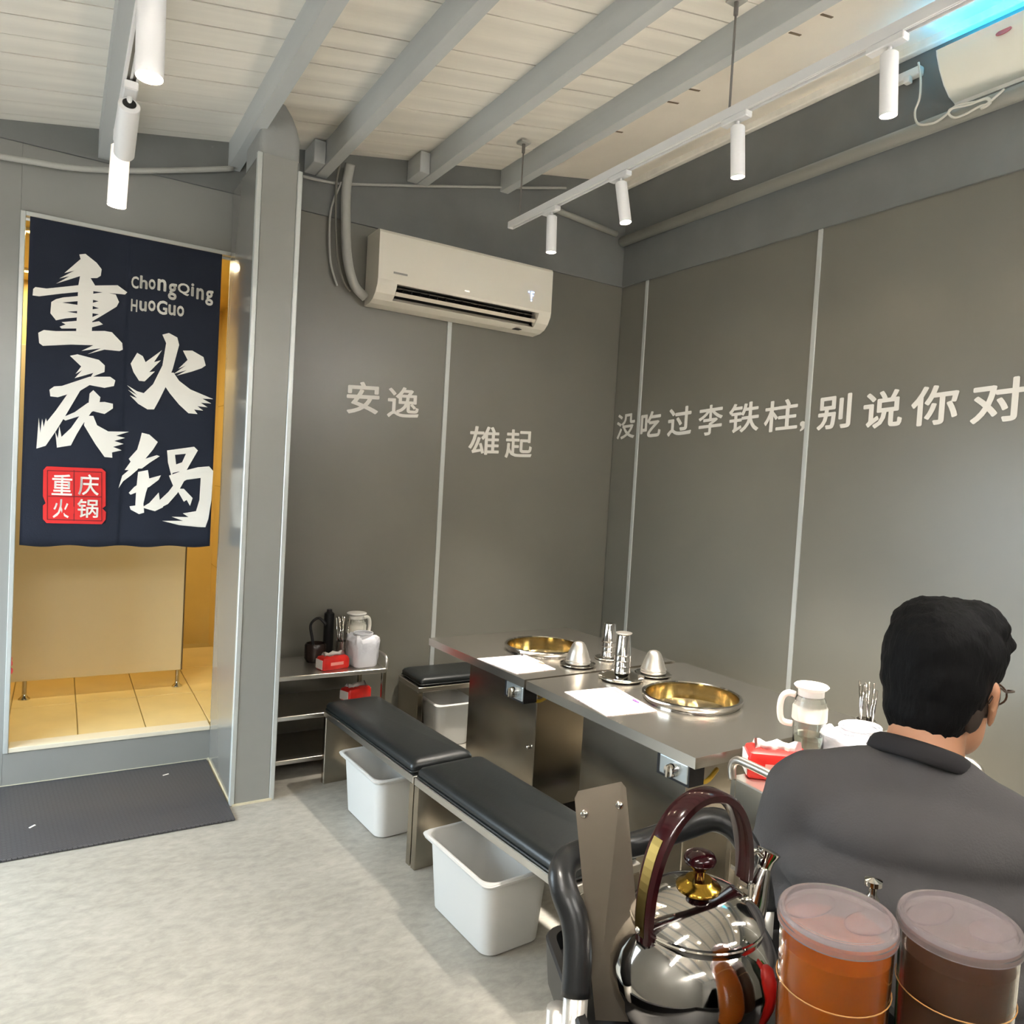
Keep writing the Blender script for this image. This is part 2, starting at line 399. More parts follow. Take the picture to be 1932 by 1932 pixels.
# purlins
BX = [-1.05, -.47, .11, .67, 1.106, 1.68, 2.22]
for x in BX:
    w, hh = .056, .13
    obj('beam', prism(B(), [(x, CZ(x) + .004), (x, CZ(x) - hh), (x + w, CZ(x) - hh), (x + w, CZ(x + w) + .004)], 'y', YF, YB - .012), M_beam, cl)
for x in (1.106, 1.68):
    obj('beam_block', bx(x - .062, x - .003, YB - .2, YB - .012, CZ(x) - .128, CZ(x) - .012, bev=.003, seg=1), M_beam, cl)
obj('cornice', bx(XR - .05, XR - .012, YF, YB - .012, CZ(XR) - .05, CZ(XR) - .008, bev=.006), M_plank, cl)

# restroom beyond the doorway
M_yel = mat('yellow_wall', (214, 190, 120), .6, var=.03)
RY1, RX0, RX1 = 6.3, -1.2, 1.0
w = obj('wall_restroom_back', bx(RX0 - .05, RX1 + .1, RY1, RY1 + .1, 0, 2.75), M_yel); tag(w, kind='structure')
w = obj('wall_restroom_right', bx(RX1, RX1 + .1, YB + .125, RY1, 0, 2.75), M_yel); tag(w, kind='structure')
for z in (.78, 1.38, 1.98): obj('tile_joint', bx(RX1 - .002, RX1 + .001, YB + .13, RY1, z - .003, z + .003), mat('joint', (190, 166, 100), .7), w)
w = obj('wall_restroom_left', bx(RX0 - .1, RX0, YB + .125, RY1, 0, 2.75), M_yel); tag(w, kind='structure')
w = obj('ceiling_restroom', bx(RX0, RX1, YB + .125, RY1, 2.7, 2.75), M_yel); tag(w, kind='structure')
fr = obj('floor_restroom', bx(RX0, RX1, YB + .02, RY1, 0, DZ0 - .012), mat('grout', (176, 156, 100), .8)); tag(fr, kind='structure')
tm = mesh_from(bx(-.1455, .1455, -.296, .296, -.012, 0, bev=.002, seg=1), 'tile')
M_tile = mat('floor_tile', (226, 206, 150), .35, var=.06, vscale=5)
x = .117 - .295 * 4 + .1475
while x < RX1 - .1:
    for y in (4.60, 5.20, 5.80):
        o = obj('tile', tm, M_tile, fr); o.location = (x, y - .005 + .02, DZ0)
    x += .295
def rest_lamp(x, y, where):
    t = thing('ceiling_downlight', 'small warm downlight in the restroom ceiling ' + where, 'light', (x, y, 2.7))
    obj('rim', lt([(.05, 0), (.055, -.012), (.04, -.014), (.04, 0)], seg=20), M_white, t, True)
    obj('diffuser', lt([(.0, -.01), (.04, -.01)], seg=20), mat('warm_diffuser', (255, 220, 140), .5, emit=(255, 205, 120), estr=10), t)
    ld = bpy.data.lights.new('restroom_light', 'AREA'); ld.shape = 'DISK'; ld.size = .1; ld.energy = 10; ld.color = (1, .83, .5)
    lo = bpy.data.objects.new('restroom_light', ld); link(lo, t); lo.location = (0, 0, -.02)
rest_lamp(-.14, 4.88, 'seen past the curtain edge'); rest_lamp(.5, 4.75, 'hidden above the curtain'); rest_lamp(-.2, 5.95, 'deeper inside')

# cubicle panel on steel legs
t = thing('cubicle_panel', 'cream toilet cubicle panel on short steel legs beyond the curtain', 'partition', (0, 5.08, DZ0))
obj('board', bx(-1.15, .657, -.012, .012, .104, 1.95, bev=.002, seg=1), mat('cream_board', (222, 204, 164), .35), t)
obj('edge_strip', bx(.657, .664, -.013, .013, .104, 1.95), mat('dark_strip', (96, 78, 48), .5), t)
for x in (-.9, -.124, .64):
    l = obj('leg', lt([(.011, .01), (.011, .106)], seg=14), M_steel2, t, True, loc=(x, 0, 0))
    obj('foot', lt([(0, 0), (.03, 0), (.028, .006), (.014, .02), (.011, .03)], seg=18), M_chrome, l, True)
# pink cleaning mop at the left edge of the doorway
t = thing('cleaning_mop', 'pink dish mop on a dark red stick by the doorway edge', 'mop', (-.2, 4.42, DZ0))
mb = remesh([(Vector((random.uniform(-.02, .025), random.uniform(-.02, .02), .34 + random.uniform(-.05, .05))), .022, None) for _ in range(16)], .006, 1, 'mop_head')
obj('mop_head', mb, mat('pink_sponge', (226, 84, 104), .8, var=.2, vscale=40), t, True)
obj('handle', tube(B(), [(0, 0, .001), (0, 0, .32)], .011), mat('dark_red_plastic', (120, 50, 40), .5), t, True)

# ------------------------------------------------------------------ noren curtain
CYP = YB - .045
def cur(px, py): return ony(px, py, CYP)
c = thing('doorway_curtain', 'dark navy split curtain with white brush calligraphy hung in the doorway', 'curtain', (.25, CYP, 1.12))
c0 = Vector((.25, CYP, 1.12))
def wav(x, z): return .0016 * math.sin(x * 26 + 1) * (1.3 - (z - 1.12) / 1.46)
CA, CBM, CBE, CT, CBo = -.14, .248, .655, 2.6, 1.124
def cloth(x0, x1):
    bm = B(); nx, nz = 24, 30; V = {}
    for i in range(nx + 1):
        for j in range(nz + 1):
            x = x0 + (x1 - x0) * i / nx; z = CBo + (CT - CBo) * j / nz
            if j == 0: z += .004 * math.sin(x * 30)
            V[i, j] = bm.verts.new((x - c0.x, wav(x, z), z - c0.z))
    for i in range(nx):
        for j in range(nz): bm.faces.new((V[i, j], V[i + 1, j], V[i + 1, j + 1], V[i, j + 1]))
    g = bmesh.ops.solidify(bm, geom=bm.faces[:], thickness=.002)
    return bm
pl = obj('left_flap', cloth(CA, CBM + .004), M_cloth, c, True); prt = obj('right_flap', cloth(CBM, CBE), M_cloth, c, True)
obj('rod', tube(B(), [(DX0 - c0.x + .001, .012, CT - c0.z - .012), (DX1 - c0.x - .001, .012, CT - c0.z - .012)], .007), M_white, c, True)
def printed(name, polys, m, parent, lift=.0022, label=None):
    """flat print on the cloth: outlines in photograph pixels laid onto the curtain's own surface"""
    bm = B()
    for poly in polys:
        P = [cur(*p) for p in poly]
        loop = [Vector((p.x - c0.x, p.z - c0.z, 0)) for p in P]
        vs = [bm.verts.new((p.x, wav(p.x + c0.x, p.y + c0.z) - lift - .002, p.y)) for p in loop]
        for tri in tessellate_polygon([loop]): bm.faces.new([vs[k] for k in tri])
    bmesh.ops.recalc_face_normals(bm, faces=bm.faces)
    o = obj(name, bm, m, parent)
    if label: o['label'] = label
    return o
K = 680 / 1932
def cp(poly): return [(x * K, 380 + y * K) for x, y in poly]
ZHONG = [[(425, 285), (458, 282), (518, 330), (545, 365), (540, 400), (520, 412), (455, 412), (440, 398), (300, 442), (372, 402), (318, 414), (398, 372), (345, 385), (432, 310)],
 [(178, 470), (190, 460), (250, 468), (420, 450), (430, 395), (475, 395), (510, 452), (630, 450), (682, 488), (670, 500), (560, 490), (500, 482), (492, 702), (408, 702), (418, 487), (330, 495), (210, 510), (175, 505)],
 [(275, 540), (300, 525), (340, 515), (420, 508), (420, 535), (335, 543), (420, 556), (420, 588), (360, 592), (420, 602), (420, 622), (350, 628), (300, 638), (270, 600)],
 [(492, 497), (560, 487), (620, 500), (638, 540), (625, 565), (560, 605), (492, 645), (492, 622), (530, 606), (492, 600), (492, 580), (530, 574), (492, 560), (492, 546), (528, 536), (492, 527)],
 [(330, 648), (420, 640), (420, 682), (330, 682), (320, 672), (352, 660)], [(485, 650), (530, 643), (552, 660), (485, 678)],
 [(205, 705), (235, 690), (300, 696), (560, 695), (600, 702), (655, 760), (658, 795), (640, 803), (560, 795), (468, 820), (540, 788), (436, 802), (500, 772), (380, 768), (230, 775), (210, 760)]]
QING = [[(375, 828), (415, 820), (530, 850), (562, 880), (560, 915), (520, 930), (480, 950), (500, 920), (400, 948), (440, 905), (405, 925), (435, 885)],
 [(265, 1010), (290, 992), (395, 985), (330, 990), (480, 940), (590, 940), (618, 960), (610, 990), (560, 1000), (480, 985), (430, 1015), (350, 1150), (300, 1230), (245, 1310), (195, 1325), (208, 1160), (216, 1240), (226, 1165), (234, 1210), (246, 1162), (252, 1180), (300, 1120), (360, 1035), (310, 1050), (270, 1045)],
 [(330, 1160), (400, 1130), (470, 1080), (560, 1075), (605, 1085), (605, 1110), (560, 1140), (500, 1125), (430, 1150), (350, 1175)],
 [(480, 1030), (500, 1012), (538, 1050), (532, 1085), (490, 1130), (440, 1200), (410, 1250), (380, 1308), (305, 1320), (296, 1232), (310, 1270), (318, 1205), (330, 1262), (380, 1215), (440, 1130), (475, 1080)],
 [(458, 1150), (500, 1150), (520, 1200), (580, 1233), (692, 1235), (622, 1256), (670, 1268), (612, 1284), (662, 1300), (606, 1316), (652, 1334), (600, 1346), (602, 1374), (560, 1370), (510, 1300), (450, 1200)]]
HUO = [[(700, 870), (735, 812), (765, 830), (780, 862), (868, 798), (825, 862), (862, 852), (800, 915), (830, 912), (775, 965), (745, 962), (715, 915)],
 [(980, 800), (1030, 800), (1090, 835), (1102, 880), (1080, 895), (1030, 912), (945, 935), (1000, 905), (930, 925), (995, 880), (955, 898), (1005, 850)],
 [(870, 715), (905, 706), (950, 730), (960, 770), (925, 900), (890, 990), (850, 1070), (825, 1115), (790, 1115), (740, 1085), (696, 1040), (735, 1055), (686, 1010), (735, 1038), (680, 985), (735, 1018), (770, 1028), (820, 980), (870, 880), (890, 760)],
 [(893, 920), (930, 918), (960, 962), (1020, 1008), (1142, 1060), (1085, 1058), (1132, 1084), (1076, 1080), (1112, 1104), (1058, 1098), (1088, 1122), (1040, 1116), (1058, 1140), (1010, 1136), (960, 1090), (910, 1030), (880, 985)]]
GUO = [[(760, 1240), (800, 1250), (845, 1290), (820, 1330), (770, 1390), (735, 1440), (700, 1470), (660, 1500), (635, 1537), (655, 1470), (690, 1440), (668, 1440), (700, 1395), (690, 1380), (735, 1330), (750, 1280)],
 [(745, 1390), (840, 1360), (856, 1366), (800, 1402), (760, 1432), (725, 1432)],
 [(690, 1562), (720, 1530), (780, 1490), (862, 1468), (850, 1492), (800, 1530), (730, 1560), (700, 1572)],
 [(740, 1450), (792, 1440), (802, 1500), (782, 1560), (768, 1620), (772, 1668), (745, 1676), (700, 1652), (694, 1634), (725, 1630), (730, 1540)],
 [(760, 1640), (800, 1616), (850, 1560), (856, 1600), (915, 1545), (872, 1640), (830, 1660), (800, 1652)],
 [(895, 1335), (935, 1338), (945, 1420), (918, 1470), (900, 1400)], [(895, 1335), (1040, 1315), (1060, 1335), (1005, 1352), (920, 1360)],
 [(1010, 1322), (1060, 1335), (1000, 1440), (960, 1450), (975, 1400)], [(915, 1420), (1000, 1390), (1000, 1440), (925, 1455)],
 [(905, 1470), (960, 1450), (1060, 1425), (1120, 1420), (1142, 1445), (1132, 1600), (1116, 1700), (1100, 1746), (1060, 1745), (960, 1735), (868, 1712), (980, 1712), (920, 1690), (1010, 1692), (980, 1672), (1050, 1660), (1068, 1600), (1075, 1482), (1000, 1492), (930, 1530)],
 [(940, 1490), (982, 1468), (986, 1500), (950, 1565), (900, 1622), (838, 1652), (872, 1600), (900, 1560), (930, 1520)], [(945, 1540), (985, 1540), (1032, 1590), (1018, 1632), (1000, 1600), (985, 1610)]]
printed('calligraphy', [cp(p) for p in ZHONG], M_ink, pl); printed('calligraphy', [cp(p) for p in QING], M_ink, pl)
printed('calligraphy', [cp(p) for p in HUO], M_ink, prt); printed('calligraphy', [cp(p) for p in GUO], M_ink, prt)
def seal_ring():
    a = [(232, 1440), (250, 1420), (545, 1432), (566, 1450), (566, 1632), (548, 1645), (568, 1665), (566, 1705), (545, 1730), (250, 1724), (230, 1702), (230, 1630), (245, 1618), (230, 1580)]
    return a
printed('seal', [cp(seal_ring())], M_redp, pl, label='red square seal')
def cur_text(s, a, b, cc, parent, m, off=.0, lift=.007, name='lettering'):
    """text fitted in the cloth rectangle given by pixel corners a (lower left), b (lower right), cc (upper left)"""
    A, Bp, Cp = cur(*a), cur(*b), cur(*cc)
    me = bold(text_mesh(s), off) if off else text_mesh(s)
    U = Vector((1, 0, 0)); V = Vector((0, 0, 1))
    fit_text(me, Vector((A.x - c0.x, 0, (A.z + Bp.z) / 2 - c0.z)), U, V, Bp.x - A.x, Cp.z - A.z, Vector((0, -1, 0)))
    for v in me.vertices: v.co.y = wav(v.co.x + c0.x, v.co.z + c0.z) - lift - v.co.y * 0
    return obj(name, me, m, parent)
M_line = mat('dark_print_line', (110, 30, 34), .8)
q = lambda x, y: (x * K, 380 + y * K)
for s, x0, x1, y1, y0 in (('重', 276, 385, 1575, 1462), ('庆', 418, 528, 1575, 1462), ('火', 282, 368, 1697, 1595), ('锅', 412, 525, 1695, 1595)):
    cur_text(s, q(x0, y1), q(x1, y1), q(x0, y0), pl, M_ink, .012, name='seal_character')
printed('seal_line', [cp([(394, 1440), (399, 1440), (399, 1712), (394, 1712)]), cp([(258, 1578), (545, 1582), (545, 1586), (258, 1582)])], M_line, pl, lift=.004)
for a in ([(252, 1440), (546, 1450), (546, 1454), (252, 1444)], [(252, 1702), (546, 1710), (546, 1714), (252, 1706)], [(252, 1440), (256, 1440), (256, 1706), (252, 1706)], [(543, 1450), (547, 1450), (547, 1714), (543, 1714)]):
    printed('seal_line', [cp(a)], M_line, pl, lift=.004)
# hand-lettered latin lines, letter by letter along the same slope as the cloth print
for s, pts in (('ChongQing', [(702, 402, 742, 468), (748, 400, 790, 470), (795, 418, 832, 474), (842, 418, 890, 482), (898, 440, 945, 530), (950, 440, 1015, 505), (1022, 440, 1038, 510), (1050, 466, 1090, 528), (1098, 478, 1140, 560)]),
               ('HuoGuo', [(700, 525, 735, 592), (745, 535, 785, 590), (792, 532, 832, 590), (838, 532, 895, 608), (900, 555, 940, 612), (946, 560, 985, 618)])):
    for ch, (x0, y0, x1, y1) in zip(s, pts):
        cur_text(ch, q(x0, y1), q(x1, y1), q(x0, y0), prt, M_ink, .026)

# ------------------------------------------------------------------ wall lettering
def wall_word(label, chars, wall):
    t = thing('wall_lettering', label, 'lettering', (0, 0, 0))
    U = Vector((1, 0, 0)) if wall == 'b' else Vector((0, -1, 0)); n = Vector((0, -1, 0)) if wall == 'b' else Vector((-1, 0, 0))
    first = None
    for ch, px0, py0, px1, py1 in chars:
        P0 = ony(px0, py1, YB) if wall == 'b' else onx(px0, py1, XR)
        P1 = ony(px1, py1, YB) if wall == 'b' else onx(px1, py1, XR)
        P2 = ony((px0 + px1) / 2, py0, YB) if wall == 'b' else onx((px0 + px1) / 2, py0, XR)
        Pm = ony((px0 + px1) / 2, py1, YB) if wall == 'b' else onx((px0 + px1) / 2, py1, XR)
        w = (P1 - P0).length if wall == 'b' else abs(P1.y - P0.y); hgt = P2.z - Pm.z
        if wall == 'b': w = P1.x - P0.x
        me = bold(text_mesh(ch), .021 if ch in '安过对你吃别说' else .015)
        if first is None:
            first = Vector((P0.x, P0.y, Pm.z)); t.location = first
        O = Vector((P0.x, P0.y, Pm.z)) - first + n * .0035
        if wall == 'r': O.x = -.0035 if wb else 0
        fit_text(me, O, U, Vector((0, 0, 1)), w, hgt, n)
        # brush-like slant: each character rises a little to the right
        for v in me.vertices:
            s = (v.co - O).dot(U); v.co.z += s * .06
        obj('character', me, M_letter, t)
    return t
wall_word('white brush-style lettering 安逸 on the back wall under the air conditioner', [('安', 652, 722, 714, 783), ('逸', 729, 732, 789, 790)], 'b')
wall_word('white brush-style lettering 雄起 right of the back wall seam', [('雄', 882, 806, 940, 860), ('起', 951, 812, 1002, 866)], 'b')
wall_word('white slogan 没吃过李铁柱 with comma on the right wall beside the corner', [('没', 1163, 782, 1197, 830), ('吃', 1208, 778, 1246, 827), ('过', 1259, 770, 1304, 824), ('李', 1317, 766, 1362, 823), ('铁', 1374, 762, 1431, 818), ('柱', 1441, 757, 1504, 816), (',', 1509, 795, 1520, 814)], 'r')
wall_word('white slogan 别说你对 on the right wall above the person', [('别', 1541, 748, 1604, 812), ('说', 1627, 740, 1701, 810), ('你', 1717, 730, 1806, 805), ('对', 1830, 718, 1932, 800)], 'r')

# ------------------------------------------------------------------ air conditioner
AX0, AX1 = 1.405, 2.512
t = thing('air_conditioner', 'white wall-mounted split air conditioner on the back wall', 'air conditioner', (AX0, YB - .013, 2.47))
ao = Vector((AX0, YB - .013, 2.47))
def ap(lst): return [(y - ao.y, z - ao.z) for y, z in lst]
full = [(4.236, 2.868), (4.06, 2.868), (4.042, 2.862), (4.034, 2.848), (4.03, 2.60), (4.036, 2.57), (4.062, 2.53), (4.10, 2.50), (4.15, 2.484), (4.236, 2.478)]
notch = [(4.236, 2.868), (4.06, 2.868), (4.042, 2.862), (4.034, 2.848), (4.03, 2.60), (4.034, 2.585), (4.12, 2.60), (4.15, 2.53), (4.092, 2.505), (4.10, 2.50), (4.15, 2.484), (4.236, 2.478)]
Lx = AX1 - AX0
bm = B(); prism(bm, ap(full), 'x', 0, .11); prism(bm, ap(full), 'x', Lx - .085, Lx); prism(bm, ap(notch), 'x', .11, Lx - .085)
obj('body', bm, mat('ac_white', (226, 221, 208), .38), t)
obj('vent_recess', prism(B(), ap([(4.112, 2.594), (4.145, 2.532), (4.15, 2.54), (4.125, 2.6)]), 'x', .112, Lx - .087), M_dark, t)
obj('louver', prism(B(), ap([(4.058, 2.548), (4.075, 2.53), (4.125, 2.545), (4.12, 2.552)]), 'x', .116, Lx - .09), mat('ac_flap', (214, 206, 190), .4), t)
obj('louver', prism(B(), ap([(4.07, 2.575), (4.074, 2.571), (4.12, 2.578), (4.12, 2.582)]), 'x', .116, Lx - .09), mat('ac_flap_dark', (96, 92, 84), .5), t)
fm = mesh_from(prism(B(), ap([(4.07, 2.572), (4.075, 2.54), (4.13, 2.55), (4.12, 2.59)]), 'x', -.0015, .0015), 'fin')
for k in range(17): obj('fin', fm, M_dark, t, loc=(.16 + k * .052, 0, 0))
obj('badge', bx(.085, .165, -.2085, -.206, .168, .178), mat('badge_grey', (150, 148, 142), .4), t)
obj('indicator', bx(.515, .545, -.2085, -.2055, .152, .158), mat('indicator', (240, 238, 230), .3, emit=(255, 250, 240), estr=1), t)
M_disp = mat('display_led', (200, 215, 255), .4, emit=(150, 185, 255), estr=4)
bm = B()
for x0, x1, z0, z1 in ((.938, .944, .245, .251), (.958, .978, .248, .252), (.958, .962, .21, .252), (.958, .974, .229, .233), (.958, .964, .196, .202)): box(bm, x0, x1, -.2087, -.206, z0 - .02, z1 - .02)
obj('display', bm, M_disp, t)
obj('sensor_plate', bx(Lx - .2, Lx - .155, -.125, -.085, .0135, .0155), M_dark, t, rot=(0, 0, 0))
# pipe bundle to the left of the air conditioner
pts = spline([(1.40, 4.205, 2.52), (1.33, 4.2, 2.58), (1.285, 4.2, 2.72), (1.265, 4.2, 2.95), (1.26, 4.19, 3.1), (1.262, 4.15, 3.2)], 8)
t = thing('air_conditioner_pipe', 'wrapped grey pipe bundle rising left of the air conditioner', 'pipe', (1.26, 4.2, 2.5))
bm = tube(B(), pts, .026, 14); bmesh.ops.translate(bm, verts=bm.verts, vec=(-1.26, -4.2, -2.5)); obj('insulation', bm, M_conduit, t, True)
bm = tube(B(), [Vector(p) + Vector((-.052, .012, 0)) for p in pts[4:]], .006, 10); bmesh.ops.translate(bm, verts=bm.verts, vec=(-1.26, -4.2, -2.5)); obj('drain_hose', bm, mat('hose_dark', (120, 118, 108), .5), t, True)
bm = tube(B(), spline([(1.245, 4.228, 2.56), (1.2, 4.228, 2.7), (1.19, 4.225, 2.95), (1.235, 4.2, 3.11)], 8), .006, 8)
tag(obj('thin_cable', bm, M_conduit, None, True), 'thin grey cable looping beside the air conditioner pipe', 'cable')

# ------------------------------------------------------------------ pipes and cables on the walls
tag(obj('wall_pipe', tube(B(), [(XR - .045, YB - .03, 3.222), (XR - .045, YF + .05, 3.222)], .033, 16), mat('pipe_grey', (158, 158, 150), .55), None, True), 'thick grey pipe running along the top of the right wall', 'pipe')
tag(obj('wall_conduit', tube(B(), [(2.55, YB - .032, 3.31), (XR - .1, YB - .032, 3.262)], .02, 12), mat('pipe_grey', (158, 158, 150), .55), None, True), 'grey conduit high on the back wall at the corner', 'pipe')
P = [ony(px, py, YB - .05) for px, py in ((-30, 290), (60, 305), (140, 317), (240, 322), (340, 321), (440, 318))]
tag(obj('sagging_cable', tube(B(), spline(P, 6), .013, 10), M_conduit, None, True), 'grey cable sagging across the wall above the doorway', 'cable')
P = [ony(px, py, YB - .022) for px, py in ((572, 333), (640, 346), (760, 350), (860, 352), (970, 354), (1068, 355))]
tag(obj('wall_cable', tube(B(), spline(P, 6), .008, 8), M_conduit, None, True), 'thin grey cable along the back wall above the air conditioner', 'cable')

# ------------------------------------------------------------------ track lights
def track(x, z, y0, y1, label, rods):
    t = thing('track_rail', label, 'light rail', (x, y1, z))
    L = y1 - y0
    bm = B(); box(bm, -.017, .017, -L, 0, .006, .03); box(bm, -.017, -.011, -L, 0, -.006, .006); box(bm, .011, .017, -L, 0, -.006, .006); box(bm, -.003, .003, -L, 0, -.002, .006)
    obj('rail', bm, M_lampw, t); obj('end_cap', bx(-.018, .018, -.002, .012, -.007, .031, bev=.003, seg=1), M_lampw, t)
    obj('slot', bx(-.0105, .0105, -L, -.001, .0025, .0058), mat('slot_grey', (150, 146, 138), .5), t)
    for ry in rods:
        zc = CZ(x) - z
        r = obj('rod', tube(B(), [(0, ry - y1, .03), (0, ry - y1, zc - .005)], .0045, 8), mat('rod_grey', (120, 116, 112), .5), t, True)
        obj('ceiling_plate', bx(-.03, .03, ry - y1 - .03, ry - y1 + .03, zc - .022, zc - .012, bev=.002, seg=1), M_conduit, r)
        obj('ferrule', tube(B(), [(0, ry - y1, zc - .02), (0, ry - y1, zc - .07)], .009, 10), mat('rod_grey', (120, 116, 112), .5), r, True)
    return t
track(2.09, 2.975, -1.2, 3.83, 'white light rail hung on rods above the hot pot tables', (3.74, 2.16, .4))
track(.131, 2.56, -1.2, 2.86, 'white light rail running over the aisle at top left', (.9, -.6))
LP = [(.027, 0), (.027, -.165), (.0255, -.17), (.023, -.17), (.022, -.155), (0, -.15)]
def spot(x, y, z, label, tilt=(0, 0), power=1.0, group='track spotlights'):
    t = thing('track_spotlight', label, 'spotlight', (x, y, z), 0, group)
    obj('adapter', bx(-.017, .017, -.055, .075, -.03, -.0065, bev=.003, seg=1), M_lampw, t)
    obj('arm', tube(B(), [(0, 0, -.028), (0, 0, -.062)], .007, 10), M_lampw, t, True)
    body = obj('lamp_body', lt([(0, .006), (.02, .006), (.027, 0), (.027, -.178), (.0255, -.181), (.0235, -.178), (.0235, -.17)], seg=28), M_lampw, t, 'auto', loc=(0, 0, -.052), rot=(tilt[0], tilt[1], 0))
    obj('lens', lt([(0, -.174), (.0235, -.174)], seg=24), M_lens_on, body)
    obj('back_vent', lt([(0, .0075), (.017, .0075), (.017, .005)], seg=20), M_dark, body)
    ld = bpy.data.lights.new('spot_beam', 'SPOT'); ld.energy = SPOT_W * power; ld.color = SPOT_COL; ld.spot_size = math.radians(62); ld.spot_blend = 1.0; ld.shadow_soft_size = .025
    lo = bpy.data.objects.new('spot_beam', ld); link(lo, body); lo.location = (0, 0, -.19)
    return t
TZ = 2.975
spot(2.09, 3.40, TZ, 'white track spotlight nearest the back wall at the far rail end', (0, -.04), 3.1)
spot(2.09, 2.82, TZ, 'white lit track spotlight tilted toward the corner, second from rail end', (-.16, -.1), 3.1)
spot(2.09, 2.11, TZ, 'white lit track spotlight beside the hanging rod, third from rail end', (0, -.1), 3.1)
spot(2.09, 1.485, TZ, 'white lit track spotlight beside the insect trap', (0, -.1), 3.1)
for y, n in ((.6, 'first'), (-.3, 'second')): spot(2.09, y, TZ, 'added white track spotlight on the table rail, %s beyond the picture' % n, (0, 0), .6)  # unseen lamps added farther along the rail for more light
spot(.131, 2.78, 2.56, 'white track spotlight hanging at the end of the aisle rail', (0, .03), .7)
spot(.131, 2.44, 2.56, 'white track spotlight tilted back showing its dark rear, aisle rail', (1.12, 0), .05)
spot(.131, 1.83, 2.56, 'white track spotlight at the top left picture edge', (-.1, 0), .7)
for y, n in ((.9, 'first'), (-.1, 'second')): spot(.131, y, 2.56, 'added white track spotlight on the aisle rail, %s beyond the picture' % n, (0, 0), .8)  # likewise unseen, added to light the aisle

# ------------------------------------------------------------------ insect trap lamp on the right wall
t = thing('insect_trap', 'white wall-mounted insect trap glowing cyan, high on the right wall', 'insect trap', (XR - .012, 1.93, 3.25))
io = Vector((XR - .012, 1.93, 3.25))
prof = [(-.004, .045), (-.05, .06), (-.095, .095), (-.135, .145), (-.162, .195), (-.168, .215)]
inner = [(x + .006, z + .002) for x, z in reversed(prof)]
bm = prism(B(), prof + inner, 'y', 0, -.62)
obj('shell', bm, mat('trap_white', (226, 226, 214), .35), t, 'auto')
obj('end_plate', prism(B(), [(0, .045)] + prof[1:] + [(0, .235)], 'y', -.002, .004), mat('trap_white2', (214, 220, 218), .35), t)
obj('end_plate', prism(B(), [(0, .045)] + prof[1:] + [(0, .235)], 'y', -.622, -.618), mat('trap_white2', (214, 220, 218), .35), t)
obj('back_plate', bx(-.008, 0, -.62, 0, .03, .25), M_white, t)
obj('light_tube', tube(B(), [(-.085, -.02, .19), (-.085, -.6, .19)], .014, 12), M_cyan, t, True)
bm = B(); lathe(bm, [(0, 0), (.03, 0), (.03, .003), (0, .003)], 20, Matrix.Translation((-.158, -.27, .172)) @ Matrix.Rotation(math.radians(-63), 4, 'Y') @ Matrix.Diagonal((.55, 1.0, 1, 1)))
obj('brand_badge', bm, mat('badge_red', (196, 92, 92), .4), t)
# socket strip and lead
t = thing('socket_strip', 'white socket strip with a plug high on the right wall', 'socket', (XR - .012, 2.18, 3.5))
obj('case', bx(-.035, 0, -.09, .09, -.02, .02, bev=.006), M_white, t, True)
obj('plug', bx(-.05, -.02, -.05, -.02, -.045, -.012, bev=.005), M_white, t, True)
g = lambda px, py: onx(px, py, XR - .095)
P = [g(1733, 118), g(1737, 150), g(1735, 185), g(1726, 212), g(1733, 234), g(1762, 232), g(1787, 215)]
loop = [g(1795, 205), g(1830, 197), g(1862, 185), g(1868, 195), g(1850, 200), g(1820, 216), g(1800, 222), g(1790, 212), g(1808, 198), g(1842, 192), g(1862, 187), g(1866, 197), g(1850, 205), g(1870, 190), g(1895, 168)]
tag(obj('power_lead', tube(B(), spline(P + loop, 5), .005, 8), M_cable, None, True), 'white power lead with a coiled bundle below the insect trap', 'cable')

# ------------------------------------------------------------------ floor mat
t = thing('floor_mat', 'dark ribbed rubber mat on the floor in front of the doorway step', 'mat', (-.05, 3.84, 0))
obj('mat_sheet', bx(-1.0, .738, -.385, .39, .0005, .012, bev=.003, seg=1), M_mat, t)

# ------------------------------------------------------------------ benches
def bench(lf, rz, L, Wd, label, hfr=.362):
    t = thing('bench', label, 'bench', (lf[0], lf[1], 0), rz, 'steel benches with black cushions')
    fr = B(); box(fr, 0, Wd, 0, L, hfr - .03, hfr, bev=.003, seg=1)
    obj('seat_frame', fr, M_steel, t)
    for y0 in (0, L - .032): obj('leg_panel', bx(0.002, Wd - .002, y0, y0 + .032, 0, hfr - .029, bev=.003, seg=1), M_steel2, t)
    loops = []
    for z, ins, r in ((hfr + .001, .012, .012), (hfr + .008, .004, .016), (hfr + .03, .001, .02), (hfr + .043, .008, .022), (hfr + .051, .024, .026), (hfr + .055, .05, .03)):
        loops.append([(x, y, z) for x, y in rrect(ins, Wd - ins, .012 + ins, L - .012 - ins, r, 6)])
    cu = obj('cushion', loft(B(), loops), M_blackv, t, True)
    seam = [(x, y, hfr + .012) for x, y in rrect(.001, Wd - .001, .014, L - .014, .017, 6)]
    obj('piping', tube(B(), seam, .0035, 6, closed=True), M_blackv, cu, True)
    return t
bench((1.205, 2.757), math.radians(4.4), .965, .285, 'black-cushioned steel bench next to the shelf stand, farther of the aisle pair')
bench((1.288, 1.785), math.radians(4.9), .965, .30, 'black-cushioned steel bench nearer the trolley, front of the aisle pair')
bench((2.52, 3.93), math.radians(90), .80, .295, 'black-cushioned steel bench against the back wall behind the tables')

